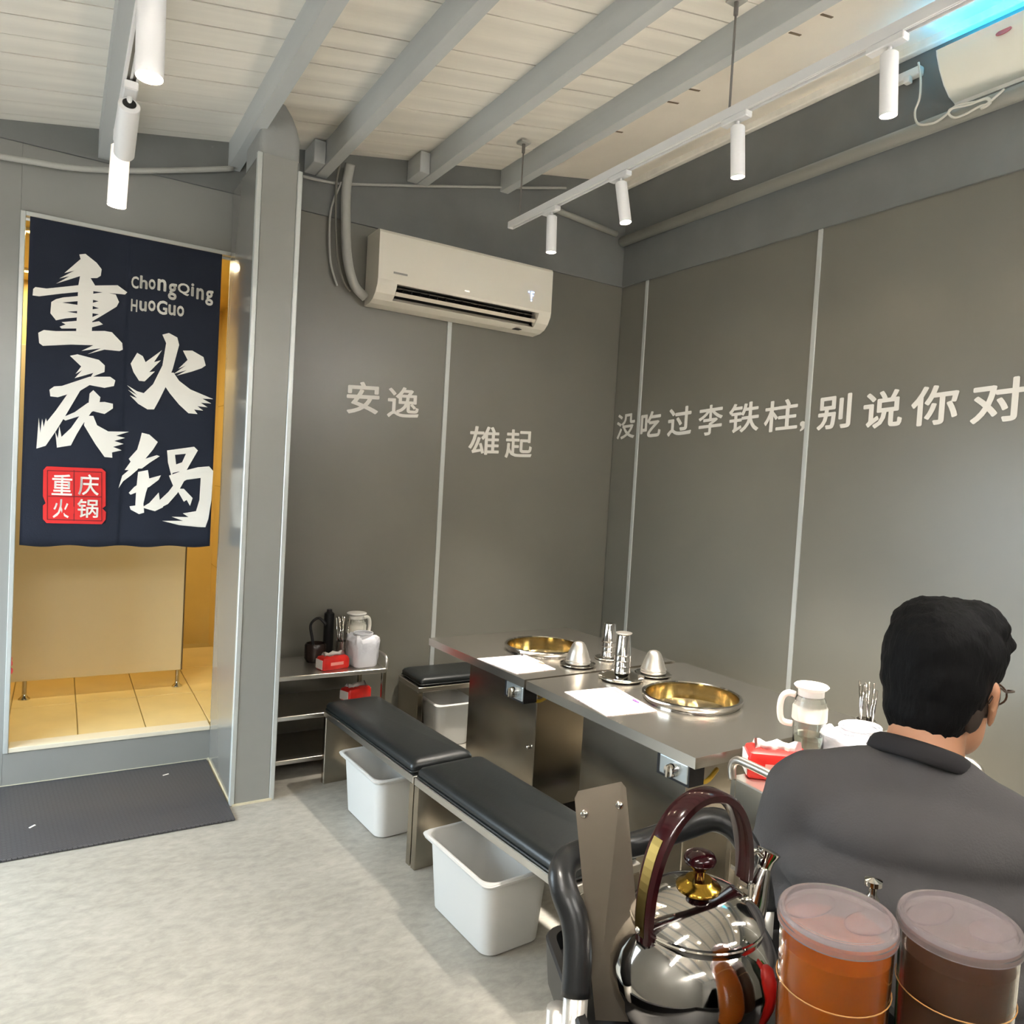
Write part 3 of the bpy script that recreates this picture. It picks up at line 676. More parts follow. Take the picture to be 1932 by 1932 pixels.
# ------------------------------------------------------------------ white bins
def bin_(loc, rz, label, L=.40, Wd=.26, H=.262):
    t = thing('storage_bin', label, 'bin', (*loc, 0), rz, 'white plastic bins under the benches')
    def lp(z, ins, r): return [(x, y, z) for x, y in rrect(ins, Wd - ins, ins, L - ins, r, 8)]
    body = loft(B(), [lp(.001, .04, .04), lp(.006, .032, .045), lp(H - .014, .014, .05), lp(H - .012, .0, .03), lp(H - .002, -.004, .028), lp(H, 0, .03), lp(H, .012, .048), lp(H - .012, .018, .046), lp(.012, .036, .04)], True, True)
    bmesh.ops.recalc_face_normals(body, faces=body.faces)
    o = obj('tub', body, M_binw, t, 'auto')
    rim = loft(B(), [lp(H + .0005, .0, .03), lp(H + .003, .002, .03), lp(H + .003, .010, .046), lp(H + .0005, .012, .048)], False, False)
    obj('rim', rim, M_binw, t, True)
    return t
bin_((1.168, 2.055), math.radians(3.5), 'large white plastic bin under the nearer aisle bench', .45, .285)
bin_((1.142, 2.985), math.radians(3.5), 'white plastic bin under the farther aisle bench', .43, .27)
bin_((1.83, 3.90), math.radians(0), 'white plastic bin under the bench along the back wall', .3, .26, .25)

# ------------------------------------------------------------------ hot pot tables
def table(lf, rz, L, Wd, label, pot, cab, knob_y):
    t = thing('hot_pot_table', label, 'table', (lf[0], lf[1], 0), rz, 'stainless steel hot pot tables')
    H = .72
    # worktop with a round cut-out for the pot
    bm = B(); N = 48
    outer = rrect(0, Wd, 0, L, .012, 11)
    pr_ = .19
    def ring(z, shape): return [bm.verts.new((*p, z)) for p in shape]
    outer = outer[:48]
    ang = sorted(range(48), key=lambda i: math.atan2(outer[i][1] - pot[1], outer[i][0] - pot[0]))
    outer = [outer[i] for i in ang]
    inn = [(pot[0] + pr_ * math.cos(math.atan2(p[1] - pot[1], p[0] - pot[0])), pot[1] + pr_ * math.sin(math.atan2(p[1] - pot[1], p[0] - pot[0]))) for p in outer]
    # finer: resample the rectangle by angle
    outs, inns = [], []
    for k in range(96):
        a = 2 * PI * k / 96; dx, dy = math.cos(a), math.sin(a)
        tx = ((Wd - pot[0]) / dx if dx > 0 else -pot[0] / dx) if abs(dx) > 1e-6 else 1e9
        ty = ((L - pot[1]) / dy if dy > 0 else -pot[1] / dy) if abs(dy) > 1e-6 else 1e9
        s = min(tx, ty); outs.append((pot[0] + dx * s, pot[1] + dy * s)); inns.append((pot[0] + dx * pr_, pot[1] + dy * pr_))
    for cx, cy in ((0, 0), (Wd, 0), (Wd, L), (0, L)):
        k = min(range(96), key=lambda i: (outs[i][0] - cx) ** 2 + (outs[i][1] - cy) ** 2); outs[k] = (cx, cy)
    Rt = [ring(z, s) for z, s in ((H - .012, inns), (H, inns), (H, outs), (H - .036, outs))]
    for a, b in zip(Rt, Rt[1:]):
        for i in range(96):
            j = (i + 1) % 96; bm.faces.new((a[i], a[j], b[j], b[i]))
    bmesh.ops.recalc_face_normals(bm, faces=bm.faces)
    obj('worktop', bm, M_top, t)
    cb = obj('cabinet', bx(cab[0], cab[1], cab[2], cab[3], .10, H - .04, bev=.003, seg=1), M_steel2, t)
    obj('door_knob', lt([(0, .014), (.009, .012), (.009, .004), (.005, 0)], seg=14, mtx=Matrix.Translation((cab[0], cab[2] + .04, .38)) @ Matrix.Rotation(-PI / 2, 4, 'Y')), M_chrome, cb, True)
    obj('plinth', bx(cab[0] + .05, cab[1] - .05, cab[2] + .03, cab[3] - .03, 0, .10), M_dark, t)
    # control box under the worktop edge
    k = obj('control_box', bx(.004, .06, knob_y - .075, knob_y + .055, H - .10, H - .038, bev=.004), mat('control_steel', (196, 204, 206), .25, .8), t)
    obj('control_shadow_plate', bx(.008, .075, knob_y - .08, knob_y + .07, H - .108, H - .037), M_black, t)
    kn = obj('knob', lt([(.023, 0), (.023, .008), (.02, .022), (0, .023)], seg=24, mtx=Matrix.Translation((.004, knob_y - .01, H - .072)) @ Matrix.Rotation(-PI / 2, 4, 'Y')), M_chrome, k, 'auto')
    obj('knob_bar', bx(-.027, -.017, knob_y - .014, knob_y - .006, H - .092, H - .052, bev=.002, seg=1), M_chrome, k)
    obj('gas_hose', tube(B(), spline([(.07, knob_y + .12, H - .045), (.06, knob_y + .02, H - .07), (.09, knob_y - .06, H - .11), (.2, knob_y - .02, H - .1)], 6), .008, 8), mat('hose_yellow', (196, 160, 40), .5), t, True)
    # the pot set into the top
    pt = obj('pot', lt([(.0, .0), (.12, .002), (.168, .012), (.178, .03), (.182, .075), (.184, .118), (.19, .122), (.199, .12), (.199, .112), (.194, .10), (.188, .096), (.188, .09), (.184, .0), (.1, -.012), (0, -.012)], seg=64), M_chrome, t, 'auto', loc=(pot[0], pot[1], H - .092))
    obj('basin', lt([(0, .004), (.12, .006), (.167, .0155), (.177, .032), (.181, .075), (.1825, .112)], seg=64), M_brass, pt, True)
    obj('burner_ring', lt([(.05, .006), (.05, .02), (.062, .022), (.062, .006)], seg=36), M_chrome, pt, 'auto')
    return t
table((1.662, 2.705), math.radians(3.0), .885, .885, 'rear stainless steel hot pot table in the corner by the back wall', (.41, .44), (.12, .76, .07, .66), .09)
table((1.690, 1.704), math.radians(1.7), .985, .905, 'front stainless steel hot pot table nearest the trolley', (.455, .475), (.09, .8, .12, .70), .11)

# order sheets with pencils
def sheet(px, label):
    P = [onz(x, y, .72) for x, y in px]; cc = sum(P, Vector()) / 4
    t = thing('order_sheet', label, 'paper', (cc.x, cc.y, .72), 0, 'order sheets on the tables')
    bm = prism(B(), [(p.x - cc.x, p.y - cc.y) for p in P], 'z', .0004, .0022)
    obj('sheet', bm, M_menu, t); return t
sheet(((900, 1243), (988, 1236), (1048, 1263), (975, 1272)), 'white printed order sheet on the rear table')
sheet(((1065, 1306), (1160, 1297), (1240, 1342), (1145, 1352)), 'white printed order sheet on the front table')
def pen(a, b, label, tipm):
    A, Bp = onz(*a, .7265), onz(*b, .7265); t = thing('pencil', label, 'pencil', A)
    d = Bp - A
    obj('barrel', tube(B(), [(0, 0, 0), d * .8], .0042, 8), M_white, t, True); obj('tip', tube(B(), [d * .8, d], [.0048, .003], 8), tipm, t, True)
pen((988, 1236), (1026, 1252), 'pale pencil lying on the order sheet of the rear table', mat('tan_wood', (200, 160, 130), .6))
pen((1160, 1300), (1205, 1325), 'white pen with purple end on the order sheet of the front table', mat('purple_plastic', (150, 90, 180), .4))

# stacks of steel bowls and tumblers turned upside down
def cup_stack(px, label, kind):
    p = onz(*px, .72)
    t = thing('bowl_stack' if kind != 'cup' else 'tumbler_stack', label, 'bowls' if kind != 'cup' else 'tumblers', (p.x, p.y, .72), 0, 'upturned steel tableware')
    if kind == 'cone':
        obj('saucer', lt([(0, .0005), (.07, .0005), (.082, .008), (.084, .012), (.07, .009), (0, .006)], seg=36), M_chrome, t, True)
        for k in range(2):
            obj('bowl', lt([(.056, .014), (.058, .018), (.053, .028), (.044, .055), (.031, .086), (.023, .096), (.012, .1), (0, .101)], seg=36), M_steel, t, 'auto', loc=(0, 0, k * .012))
    else:
        if kind == 'cupb': obj('saucer', lt([(0, .0005), (.085, .0005), (.098, .01), (.1, .016), (.08, .018), (.05, .034), (0, .036)], seg=36), M_chrome, t, True)
        else: obj('saucer', lt([(0, .0005), (.06, .0005), (.068, .008), (.06, .012), (0, .012)], seg=36), M_chrome, t, True)
        z0 = .034 if kind == 'cupb' else .012
        for k in range(4 if kind != 'cupb' else 4):
            obj('tumbler', lt([(.037, 0), (.038, .003), (.036, .006), (.029, .085), (.027, .09), (.0, .09)], seg=32), M_chrome, t, 'auto', loc=(0, 0, z0 + k * .024))
        if kind == 'cupb': obj('lid_dish', lt([(.027, 0), (.034, .004), (.036, .008), (.033, .008), (0, .005)], seg=28), M_steel, t, True, loc=(0, 0, z0 + .163))
    return t
cup_stack((1090, 1256), 'cone-shaped stack of upturned steel bowls beside the rear pot', 'cone')
cup_stack((1147, 1243), 'tall tapered stack of steel tumblers farther from the camera, between the pots', 'cup')
cup_stack((1172, 1282), 'tall stack of steel tumblers on a wide dish, nearer one between the pots', 'cupb')
cup_stack((1232, 1274), 'cone-shaped stack of upturned steel bowls beside the front pot', 'cone')

# ------------------------------------------------------------------ batten lamps added out of view to brighten the ceiling and walls
def batten(x, y, z, label, power=1.0):
    t = thing('fill_batten', label, 'light', (x, y, z))
    obj('housing', bx(-.6, .6, -.035, .035, 0, .04, bev=.004, seg=1), M_lampw, t)
    obj('tube', tube(B(), [(-.57, 0, -.022), (.57, 0, -.022)], .013, 12), mat('tube_glow_%g' % power, (255, 250, 240), .4, emit=(255, 250, 244), estr=BATTEN * power), t, True)
    for sx in (-1, 1):
        obj('tube_holder', bx(sx * .585 - .012, sx * .585 + .012, -.012, .012, -.036, .001, bev=.002, seg=1), M_lampw, t)
        obj('hanger', tube(B(), [(sx * .45, 0, .038), (sx * .45, 0, CZ(x + sx * .45) - z)], .003, 6), M_conduit, t, True)
BATTEN = 120
batten(1.2, -.9, 2.5, 'added white batten fill lamp behind the camera over the right side')
batten(2.5, .15, 2.62, 'added white batten fill lamp beyond the picture over the next table at right', 1.3)
batten(-.7, -.9, 2.4, 'added white batten fill lamp behind the camera over the aisle')
batten(-.55, .35, 2.4, 'added white batten fill lamp left of the camera near the window')

# ------------------------------------------------------------------ shelf stands and what stands on them
def stand(loc, rz, Wd, D, tops, label, rail=None):
    t = thing('shelf_stand', label, 'shelf', loc, rz, 'steel shelf stands')
    H = tops[-1]
    for i, z in enumerate(tops):
        s = obj('shelf', bx(.004, Wd - .004, 0, D, z - .022, z, bev=.002, seg=1), M_steel, t)
    for x0 in (0, Wd - .022):
        for y0 in (.002, D - .024): obj('post', bx(x0, x0 + .022, y0, y0 + .022, 0, H - .003, bev=.002, seg=1), M_steel2, t)
    for x0 in (0, Wd):
        P = [(x0, .01, H - .005), (x0, .004, H + .03), (x0, .02, H + .055), (x0, .07, H + .062), (x0, D - .07, H + .062), (x0, D - .02, H + .055), (x0, D - .004, H + .03), (x0, D - .01, H - .005)]
        obj('end_rail', tube(B(), spline(P, 5), .008 if rail is None else rail, 10), M_steel, t, True)
    return t
stand((.885, 3.815, 0), 0, .60, .40, (.10, .32, .52), 'three-tier steel shelf stand in the corner by the partition')
st = stand((1.745, 1.265, 0), math.radians(-3), .72, .36, (.16, .42, .68), 'steel shelf stand between the front table and the seated person', .013)
obj('side_panel', bx(.001, .003, .024, .336, .415, .675), M_steel2, st)

def tissue(loc, rz, label, sc=1.0):
    t = thing('tissue_pack', label, 'tissues', loc, rz, 'red tissue packs')
    a, b, c_ = .095 * sc, .055 * sc, .085 * sc
    loops = [[(x, y, z * sc) for x, y in rrect(-a + i, a - i, -b + i, b - i, .012, 3)] for z, i in ((.001, .004), (.008, 0), (.06, 0), (.078, .006), (.085, .018))]
    bm = loft(B(), loops); o = obj('pack', bm, M_red, t, 'auto')
    obj('white_end', bx(-a - .0015, -a + .001, -b + .01, b - .01, .008 * sc, .066 * sc), M_paper, o)
    obj('white_end', bx(a - .001, a + .0015, -b + .01, b - .01, .008 * sc, .066 * sc), M_paper, o)
    obj('white_band', bx(-a * .45, a * .5, -b - .0012, -b + .001, .03 * sc, .05 * sc), mat('pale_red', (236, 150, 140), .4), o)
    bm = B(); n = 9
    for sgn in (1,):
        V = [[bm.verts.new(((i / (n - 1) - .5) * 1.5 * a, (j - 1) * .022 * sc + .006 * math.sin(i * 2.1), (.086 + (.022 if j == 1 else 0) + .005 * math.sin(i * 1.7 + j)) * sc)) for i in range(n)] for j in range(3)]
        for j in range(2):
            for i in range(n - 1): bm.faces.new((V[j][i], V[j][i + 1], V[j + 1][i + 1], V[j + 1][i]))
    bmesh.ops.solidify(bm, geom=bm.faces[:], thickness=.001)
    obj('tissue', bm, M_paper, t, True)
    return t
tissue((1.225, 3.915, .52), math.radians(12), 'red and white tissue pack on top of the corner shelf stand', .8)
tissue((1.385, 4.0, .32), math.radians(200), 'red and white tissue pack on the middle tier of the corner stand', .8)
_q = onz(1462, 1462, .68); tissue((_q.x, _q.y, .68), math.radians(-38), 'red and white tissue pack on the stand beside the front table')

def bag(loc, rz, label, sx, sy, sz):
    t = thing('plastic_bag', label, 'bag', loc, rz, 'bags of takeaway bowls')
    loops = []
    for k, (z, f, n_) in enumerate(((.001, .86, 0), (.012, .97, .004), (.3, 1, .006), (.55, .97, .006), (.8, 1.02, .006), (.93, .98, .008), (1.0, .8, .006))):
        zz = z if z < .02 else z * sz
        loops.append([(x * f + n_ * math.sin(i * 1.9 + k), y * f + n_ * math.cos(i * 2.3 + k * 2), zz + (0 if k < 4 else .012 * math.sin(i * .9 + k))) for i, (x, y) in enumerate(rrect(-sx / 2, sx / 2, -sy / 2, sy / 2, .035, 6))])
    obj('wrap', loft(B(), loops), mat('milky_plastic', (226, 226, 232), .3, trans=.12, bump=.35, bscale=35), t, True)
    for k in range(2): obj('bowl_rim', tube(B(), [(sx * .36 * math.cos(a), sy * .36 * math.sin(a), sz + .006 + k * .008) for a in [2 * PI * i / 24 for i in range(24)]], .004, 6, closed=True), M_frost, t, True)
    return t
bag((1.385, 3.925, .52), .1, 'milky plastic bag of bowls on the corner shelf stand', .135, .15, .16)
_q = onz(1618, 1440, .68); bag((_q.x, _q.y, .68), -.05, 'white plastic bag of bowls on the stand behind the person', .2, .17, .11)

def pitcher(loc, rz, label, H=.27, lidm=None):
    t = thing('water_pitcher', label, 'pitcher', loc, rz, 'glass water pitchers with white lids')
    s = H / .27
    prof = [(0, .003), (.046, .003), (.05, .006), (.05, .13), (.052, .135), (.054, .15), (.054, .19), (.048, .215), (.04, .23), (.04, .245)]
    inn = [(.0375, .245), (.0375, .231), (.0455, .214), (.0515, .19), (.0515, .15), (.0475, .132), (.0475, .01), (0, .008)]
    obj('jug', lt([(r * s, z * s) for r, z in prof + inn], seg=40), M_glass, t, True)
    obj('water', lt([(0, .0085 * s), (.047 * s, .0105 * s), (.047 * s, .1 * s), (0, .1 * s)], seg=32), mat('water', (236, 240, 236), .02, trans=1, ior=1.2), t, 'auto')
    obj('collar', lt([(.0405 * s, .222 * s), (.056 * s, .188 * s), (.0565 * s, .148 * s), (.0555 * s, .146 * s), (.0548 * s, .19 * s), (.041 * s, .215 * s)], seg=36), mat('milky_collar', (236, 232, 220), .35, trans=.3), t, True)
    obj('lid', lt([(0, .262 * s), (.052 * s, .262 * s), (.056 * s, .258 * s), (.05 * s, .25 * s), (.042 * s, .245 * s), (.042 * s, .225 * s), (0, .24 * s)], seg=36), M_white, t, 'auto')
    obj('handle', tube(B(), spline([(.05 * s, 0, .225 * s), (.075 * s, 0, .228 * s), (.092 * s, 0, .21 * s), (.096 * s, 0, .17 * s), (.086 * s, 0, .135 * s), (.054 * s, 0, .128 * s)], 6), .0105 * s, 12), mat('milky_white', (238, 234, 224), .35), t, True)
    return t
pitcher((1.405, 4.10, .52), math.radians(20), 'glass water pitcher with white lid on the corner shelf stand', .26)
_q = onz(1521, 1440, .68); pitcher((_q.x, _q.y, .68), math.radians(140), 'glass water pitcher with white lid at the front table end', .27)

def chop_holder(loc, rz, label, n=8, m=None, Hh=.11):
    t = thing('chopstick_holder', label, 'cutlery holder', loc, rz, 'cutlery holders')
    prof = [(0, .001), (.032, .001), (.034, .004), (.034, Hh), (.0325, Hh), (.0325, .006), (0, .005)]
    obj('holder', lt(prof, seg=28), M_steel, t, 'auto')
    for k in range(n):
        a = 2 * PI * k / n; r = .018; lx, ly = .03 * math.cos(a * 1.7) - .012, .03 * math.sin(a * 2.3)
        obj('chopstick', tube(B(), [(r * math.cos(a), r * math.sin(a), .008), (r * math.cos(a) * .9 + lx, r * math.sin(a) * .9 + ly, .235 + .012 * math.sin(k * 3))], [.003, .0042], 8), m or M_chrome, t, True)
    return t
chop_holder((1.315, 4.05, .52), 0, 'steel holder of chopsticks behind the tissues on the corner stand')
_q = onz(1590, 1408, .68); chop_holder((_q.x + .035, 1.595, .68), 0, 'steel holder of chopsticks beside the bag at the front table')
# ladles in a dark pot at the back of the corner stand
t = thing('condiment_pot', 'dark pot with curved black ladle handles on the corner stand', 'pot', (1.18, 4.08, .52))
obj('pot_body', lt([(0, .001), (.045, .001), (.055, .02), (.056, .09), (.05, .1), (.046, .1), (.05, .088), (.05, .02), (0, .01)], seg=30), mat('dark_brown_glaze', (48, 38, 34), .25), t, 'auto')
for k, a in enumerate((2.6, 3.0)):
    obj('ladle', tube(B(), spline([(0, 0, .03), (.02 * math.cos(a), .02 * math.sin(a), .13), (.03 * math.cos(a), .03 * math.sin(a), .2), (-.01 * math.cos(a), -.01 * math.sin(a), .235), (-.05 * math.cos(a), -.05 * math.sin(a), .2)], 6), .007, 8), M_black, t, True)
tag(obj('soy_bottle', lt([(0, .001), (.026, .001), (.028, .006), (.028, .2), (.027, .24), (.015, .25), (.014, .262), (0, .263)], seg=24), M_black, None, 'auto', loc=(1.275, 4.175, .52)), 'tall black bottle at the back of the corner stand', 'bottle')

# paper on the floor below the front table
p = onz(1268, 1606, 0)
tag(obj('dropped_leaflet', bx(-.05, .05, -.06, .06, .0003, .0016), mat('lilac_paper', (226, 214, 236), .7), None, loc=(p.x, p.y, 0), rot=(0, 0, .2)), 'pale lilac leaflet lying on the floor below the front table', 'paper')

# ------------------------------------------------------------------ trolley
CU = Vector((.94, -.34, 0)).normalized(); CV = Vector((-CU.y * -1, -CU.x, 0)); CV = Vector((-.34, -.94, 0)).normalized()
C0 = Vector((.655, .945, 0)); TZt = .83
RZ = math.atan2(CU.y, CU.x)
t = thing('trolley', 'black service trolley with curved grip handle in the foreground', 'trolley', C0, RZ)
TWd, TL = .415, .62; TS = .94; ZO = -CAMH * (1 - TS) / TS   # the trolley and its load are set a little closer to the camera (TS), wheels on the floor
TR = lambda u, v, z: Vector((u, -v, z))      # local frame: u to the right, v toward the camera
def tray(z0, zf, z1):
    def lp(z, ins, r): return [(x, y, z) for x, y in rrect(-.012 + ins, TWd + .012 - ins, -TL - .012 + ins, .012 - ins, r, 5)]
    bm = loft(B(), [lp(z0, .006, .03), lp(z1 - .004, 0, .032), lp(z1, .003, .03), lp(z1, .014, .026), lp(zf + .006, .016, .024), lp(zf, .024, .02)], True, True)
    bmesh.ops.recalc_face_normals(bm, faces=bm.faces); return bm
obj('upper_tray', tray(.795, TZt, .865), M_black, t, 'auto'); obj('lower_tray', tray(.25, .28, .32), M_black, t, 'auto')
for u, v in ((-.02, .14), (TWd + .02, .14), (-.02, TL - .1), (TWd + .02, TL - .1)):
    l = obj('post', tube(B(), [TR(u, v, .07 + ZO), TR(u, v, .84)], .0165, 14), mat('post_silver', (200, 198, 192), .3, .7), t, True)
    obj('caster', lt([(0, -.012), (.03, -.012), (.032, -.008), (.032, .008), (.03, .012), (0, .012)], seg=20, mtx=Matrix.Translation(TR(u, v, .0325 + ZO)) @ Matrix.Rotation(PI / 2, 4, 'X')), M_black, l, 'auto')
    obj('caster_fork', bx(u - .012, u + .012, -v - .016, -v + .016, .045 + ZO, .075 + ZO), M_steel2, l)
inv = (Matrix.Translation(C0) @ Matrix.Rotation(RZ, 4, 'Z')).inverted()
HP = [tuple(dep(*q)) for q in ((1086, 1880, 1.0), (1090, 1790, 1.02), (1083, 1732, 1.035), (1066, 1685, 1.05), (1060, 1650, 1.07), (1072, 1622, 1.1), (1110, 1606, 1.15), (1160, 1600, 1.19), (1215, 1588, 1.22), (1290, 1562, 1.25), (1345, 1546, 1.25), (1388, 1566, 1.235), (1416, 1610, 1.215), (1432, 1660, 1.19), (1440, 1720, 1.17))]
obj('grip_handle', tube(B(), [inv @ p for p in spline(HP, 5)], .0195, 16), mat('grip_rubber', (30, 31, 32), .3, bump=.08, bscale=40), t, True)
q0 = inv @ Vector(HP[0]); obj('handle_post', tube(B(), [q0 + Vector((0, 0, -.3)), q0 + Vector((0, 0, .01))], .0165, 14), mat('post_silver', (200, 198, 192), .3, .7), t, True)
q0 = inv @ Vector(HP[-1]); obj('handle_post', tube(B(), [q0 + Vector((0, 0, -.1)), q0 + Vector((0, 0, .01))], .0165, 14), mat('post_silver', (200, 198, 192), .3, .7), t, True)

# bent steel plate standing in the trolley
pA, pB, pC, pD = dep(1083, 1494, 1.085), dep(1180, 1473, 1.085), dep(1232, 1745, 1.02), dep(1133, 1772, 1.02)
t = thing('steel_plate', 'bent steel plate with two rivets standing at the back of the trolley', 'plate', (pD.x, pD.y, TZt + .001))
o0 = Vector((pD.x, pD.y, TZt + .001))
nrm = (pB - pA).cross(pD - pA).normalized()
if nrm.dot(FWD) > 0: nrm = -nrm
bm = B(); q4 = [pA, pB, pC, pD]
q4[2] = Vector((q4[2].x, q4[2].y, TZt + .004)) ; q4[3] = Vector((q4[3].x, q4[3].y, TZt + .004))
def lerp4(u, v): return (q4[0].lerp(q4[1], u)).lerp(q4[3].lerp(q4[2], u), v)
corner = [lerp4(*uv) for uv in ((.08, 0), (.92, 0), (1, .03), (1, .5), (1, 1), (0, 1), (0, .5), (0, .03))]
v1 = [bm.verts.new(p - o0 + nrm * .001) for p in corner]; v2 = [bm.verts.new(p - o0 - nrm * .001) for p in corner]
bm.faces.new(v1); bm.faces.new(list(reversed(v2)))
for i in range(8): bm.faces.new((v1[i], v2[i], v2[(i + 1) % 8], v1[(i + 1) % 8]))
bmesh.ops.recalc_face_normals(bm, faces=bm.faces)
obj('sheet', bm, mat('plate_steel', (176, 164, 148), .33, 1), t)
for uv in ((.16, .11), (.84, .1)):
    p = lerp4(*uv) - o0
    bm = lt([(.0062, 0), (.0058, .002), (.004, .0038), (0, .0045)], seg=14, mtx=Matrix.Translation(p + nrm * .0008) @ nrm.to_track_quat('Z', 'Y').to_matrix().to_4x4())
    obj('rivet', bm, M_chrome, t, True)

# ------------------------------------------------------------------ kettle
kc = Vector((.752, .737, TZt + .001))
t = thing('kettle', 'polished steel whistling kettle with burgundy arched handle on the trolley', 'kettle', kc)
KB = [(0, 0), (.078, 0), (.088, .004), (.1, .014), (.111, .034), (.1175, .06), (.117, .083), (.109, .106), (.098, .123), (.0905, .131), (.0905, .136), (.092, .139), (.0885, .1425)]
obj('body', lt(KB, seg=64), M_chrome, t, 'auto')
ld_ = obj('lid', lt([(.0905, .1405), (.091, .144), (.088, .148), (.08, .156), (.066, .166), (.05, .173), (.03, .178), (0, .18)], seg=64), M_chrome, t, 'auto')
obj('knob_base', lt([(.03, .176), (.031, .18), (.027, .184), (.022, .186), (.018, .19), (0, .19)], seg=36), M_gold, ld_, 'auto')
obj('knob', lt([(.008, .188), (.0085, .2), (.012, .206), (.0205, .211), (.0225, .217), (.02, .223), (.012, .227), (0, .2285)], seg=32), M_burg, ld_, True)
# arch handle in the x-z plane
HR = .088
arc = [(-.092, .128), (-.094, .16), (-.09, .205), (-.076, .25), (-.05, .285), (-.018, .303), (.018, .303), (.05, .287), (.074, .255), (.087, .212), (.091, .17)]
pts = spline([(x, 0, z) for x, z in arc], 5)
bm = B(); rings = []
for i, p in enumerate(pts):
    tn = (pts[min(i + 1, len(pts) - 1)] - pts[max(i - 1, 0)]).normalized(); nn = Vector((-tn.z, 0, tn.x))
    wd = .013 + .004 * math.sin(PI * i / (len(pts) - 1)); th = .0075
    rings.append([p + Vector((0, sy * wd, 0)) + nn * sz * th for sy, sz in ((-1, -.6), (-.7, -1), (.7, -1), (1, -.6), (1, .6), (.7, 1), (-.7, 1), (-1, .6))])
loft(bm, rings); bmesh.ops.recalc_face_normals(bm, faces=bm.faces)
hd = obj('handle', bm, M_burg, t, 'auto')
gb = []  # gold strip stands in for a reflection along the handle's outer side
for i in range(2, 17):
    p = pts[i]; tn = (pts[i + 1] - pts[i - 1]).normalized(); nn = Vector((-tn.z, 0, tn.x)); c_ = p + nn * .0076
    gb.append([c_ + Vector((0, sy * .0085, 0)) + nn * sz * .0008 for sy, sz in ((-1, -1), (1, -1), (1, 1), (-1, 1))])
bm = loft(B(), gb); bmesh.ops.recalc_face_normals(bm, faces=bm.faces); obj('reflection_strip', bm, mat('handle_reflection', (112, 92, 48), .3, 1), hd)
for sx, z0 in ((-1, .11), (1, .12)):
    obj('handle_bracket', bx(sx * .094 - .004, sx * .094 + .004, -.011, .011, z0, z0 + .045, bev=.002, seg=1), M_chrome, hd)
    obj('bracket_rivet', lt([(.005, 0), (.004, .0025), (0, .003)], seg=12, mtx=Matrix.Translation((sx * .098 if sx > 0 else -.1045, 0, z0 + .035)) @ Matrix.Rotation(sx * PI / 2, 4, 'Y')), M_chrome, hd, True)
sp = obj('spout', tube(B(), spline([(.08, 0, .085), (.11, 0, .118), (.122, 0, .15), (.132, 0, .176)], 6), [.028 - .0175 * (i / 18) for i in range(19)], 18), M_chrome, t, True)
obj('whistle_cap', lt([(.011, 0), (.012, .012), (.016, .02), (.017, .024), (.012, .026), (0, .026)], seg=20, mtx=Matrix.Translation((.132, 0, .174)) @ Matrix.Rotation(.4, 4, 'Y')), M_chrome, sp, 'auto')
obj('whistle_lever', tube(B(), spline([(.126, 0, .192), (.112, 0, .203), (.098, 0, .2)], 5), .0045, 8), M_chrome, sp, True)

# ------------------------------------------------------------------ drink jugs on the trolley
def jug(loc, label, liq, H=.272, fill=.236):
    t = thing('drink_jug', label, 'jug', loc, 0, 'lidded drink jugs on the trolley')
    obj('cup', lt([(0, .001), (.05, .001), (.054, .005), (.0595, H - .012), (.0575, H - .012), (.0523, .007), (0, .005)], seg=48), mat('clear_plastic', (246, 244, 240), .06, trans=1, ior=1.2), t, 'auto')
    obj('drink', lt([(0, .0055), (.0517, .0075), (.0517 + .0052 * fill / .26, fill), (0, fill)], seg=48), liq, t, 'auto')
    M_ml = mat('milky_lid', (226, 214, 216), .22, trans=.8, ior=1.15)
    l = obj('lid', lt([(.0598, H - .016), (.0625, H - .016), (.0632, H - .012), (.0625, H - .003), (.0605, H), (.057, H), (.0545, H - .004), (0, H - .004), (0, H - .006), (.0585, H - .008)], seg=56), M_ml, t, 'auto')
    bm = B(); lathe(bm, [(.024, H - .0045), (.0245, H - .003), (.022, H - .002), (0, H - .0024)], 28, Matrix.Translation((.018, -.026, 0)) @ Matrix.Diagonal((1.35, .8, 1, 1)))
    obj('raised_pad', bm, M_ml, l, True)
    bm = B(); lathe(bm, [(.024, H - .0045), (.0245, H - .003), (.022, H - .002), (0, H - .0024)], 28, Matrix.Translation((-.012, .026, 0)) @ Matrix.Diagonal((1.5, .75, 1, 1)))
    obj('raised_pad', bm, M_ml, l, True)
    obj('fill_line', tube(B(), [(.0603 * math.cos(2 * PI * i / 36) * .985, .0603 * math.sin(2 * PI * i / 36) * .985, H * .72) for i in range(36)], .0007, 6, closed=True), mat('tan_line', (190, 140, 80), .4), t, True)
    return t
j1 = dep(1582, 1702, .83); j2 = dep(1812, 1722, .83)
jug((j1.x, j1.y, TZt + .001), 'clear lidded jug of orange tea on the trolley, beside the kettle', mat('orange_tea', (206, 112, 40), .15, trans=.35, ior=1.2, var=.12, vscale=14))
jug((j2.x, j2.y, TZt + .001), 'clear lidded jug of brown tea on the trolley, right of the orange one', mat('brown_tea', (112, 82, 66), .15, trans=.35, ior=1.2, var=.12, vscale=14))
p = dep(1645, 1700, .96)
t = thing('pourer_bottle', 'slim bottle with chrome pourer behind the orange tea jug', 'bottle', (p.x, p.y, TZt + .001))
hb = p.z - TZt
obj('bottle', lt([(0, 0), (.019, 0), (.021, .005), (.021, hb - .06), (.008, hb - .02), (.008, hb - .005), (0, hb - .005)], seg=24), mat('bottle_dark', (34, 46, 34), .15), t, 'auto')
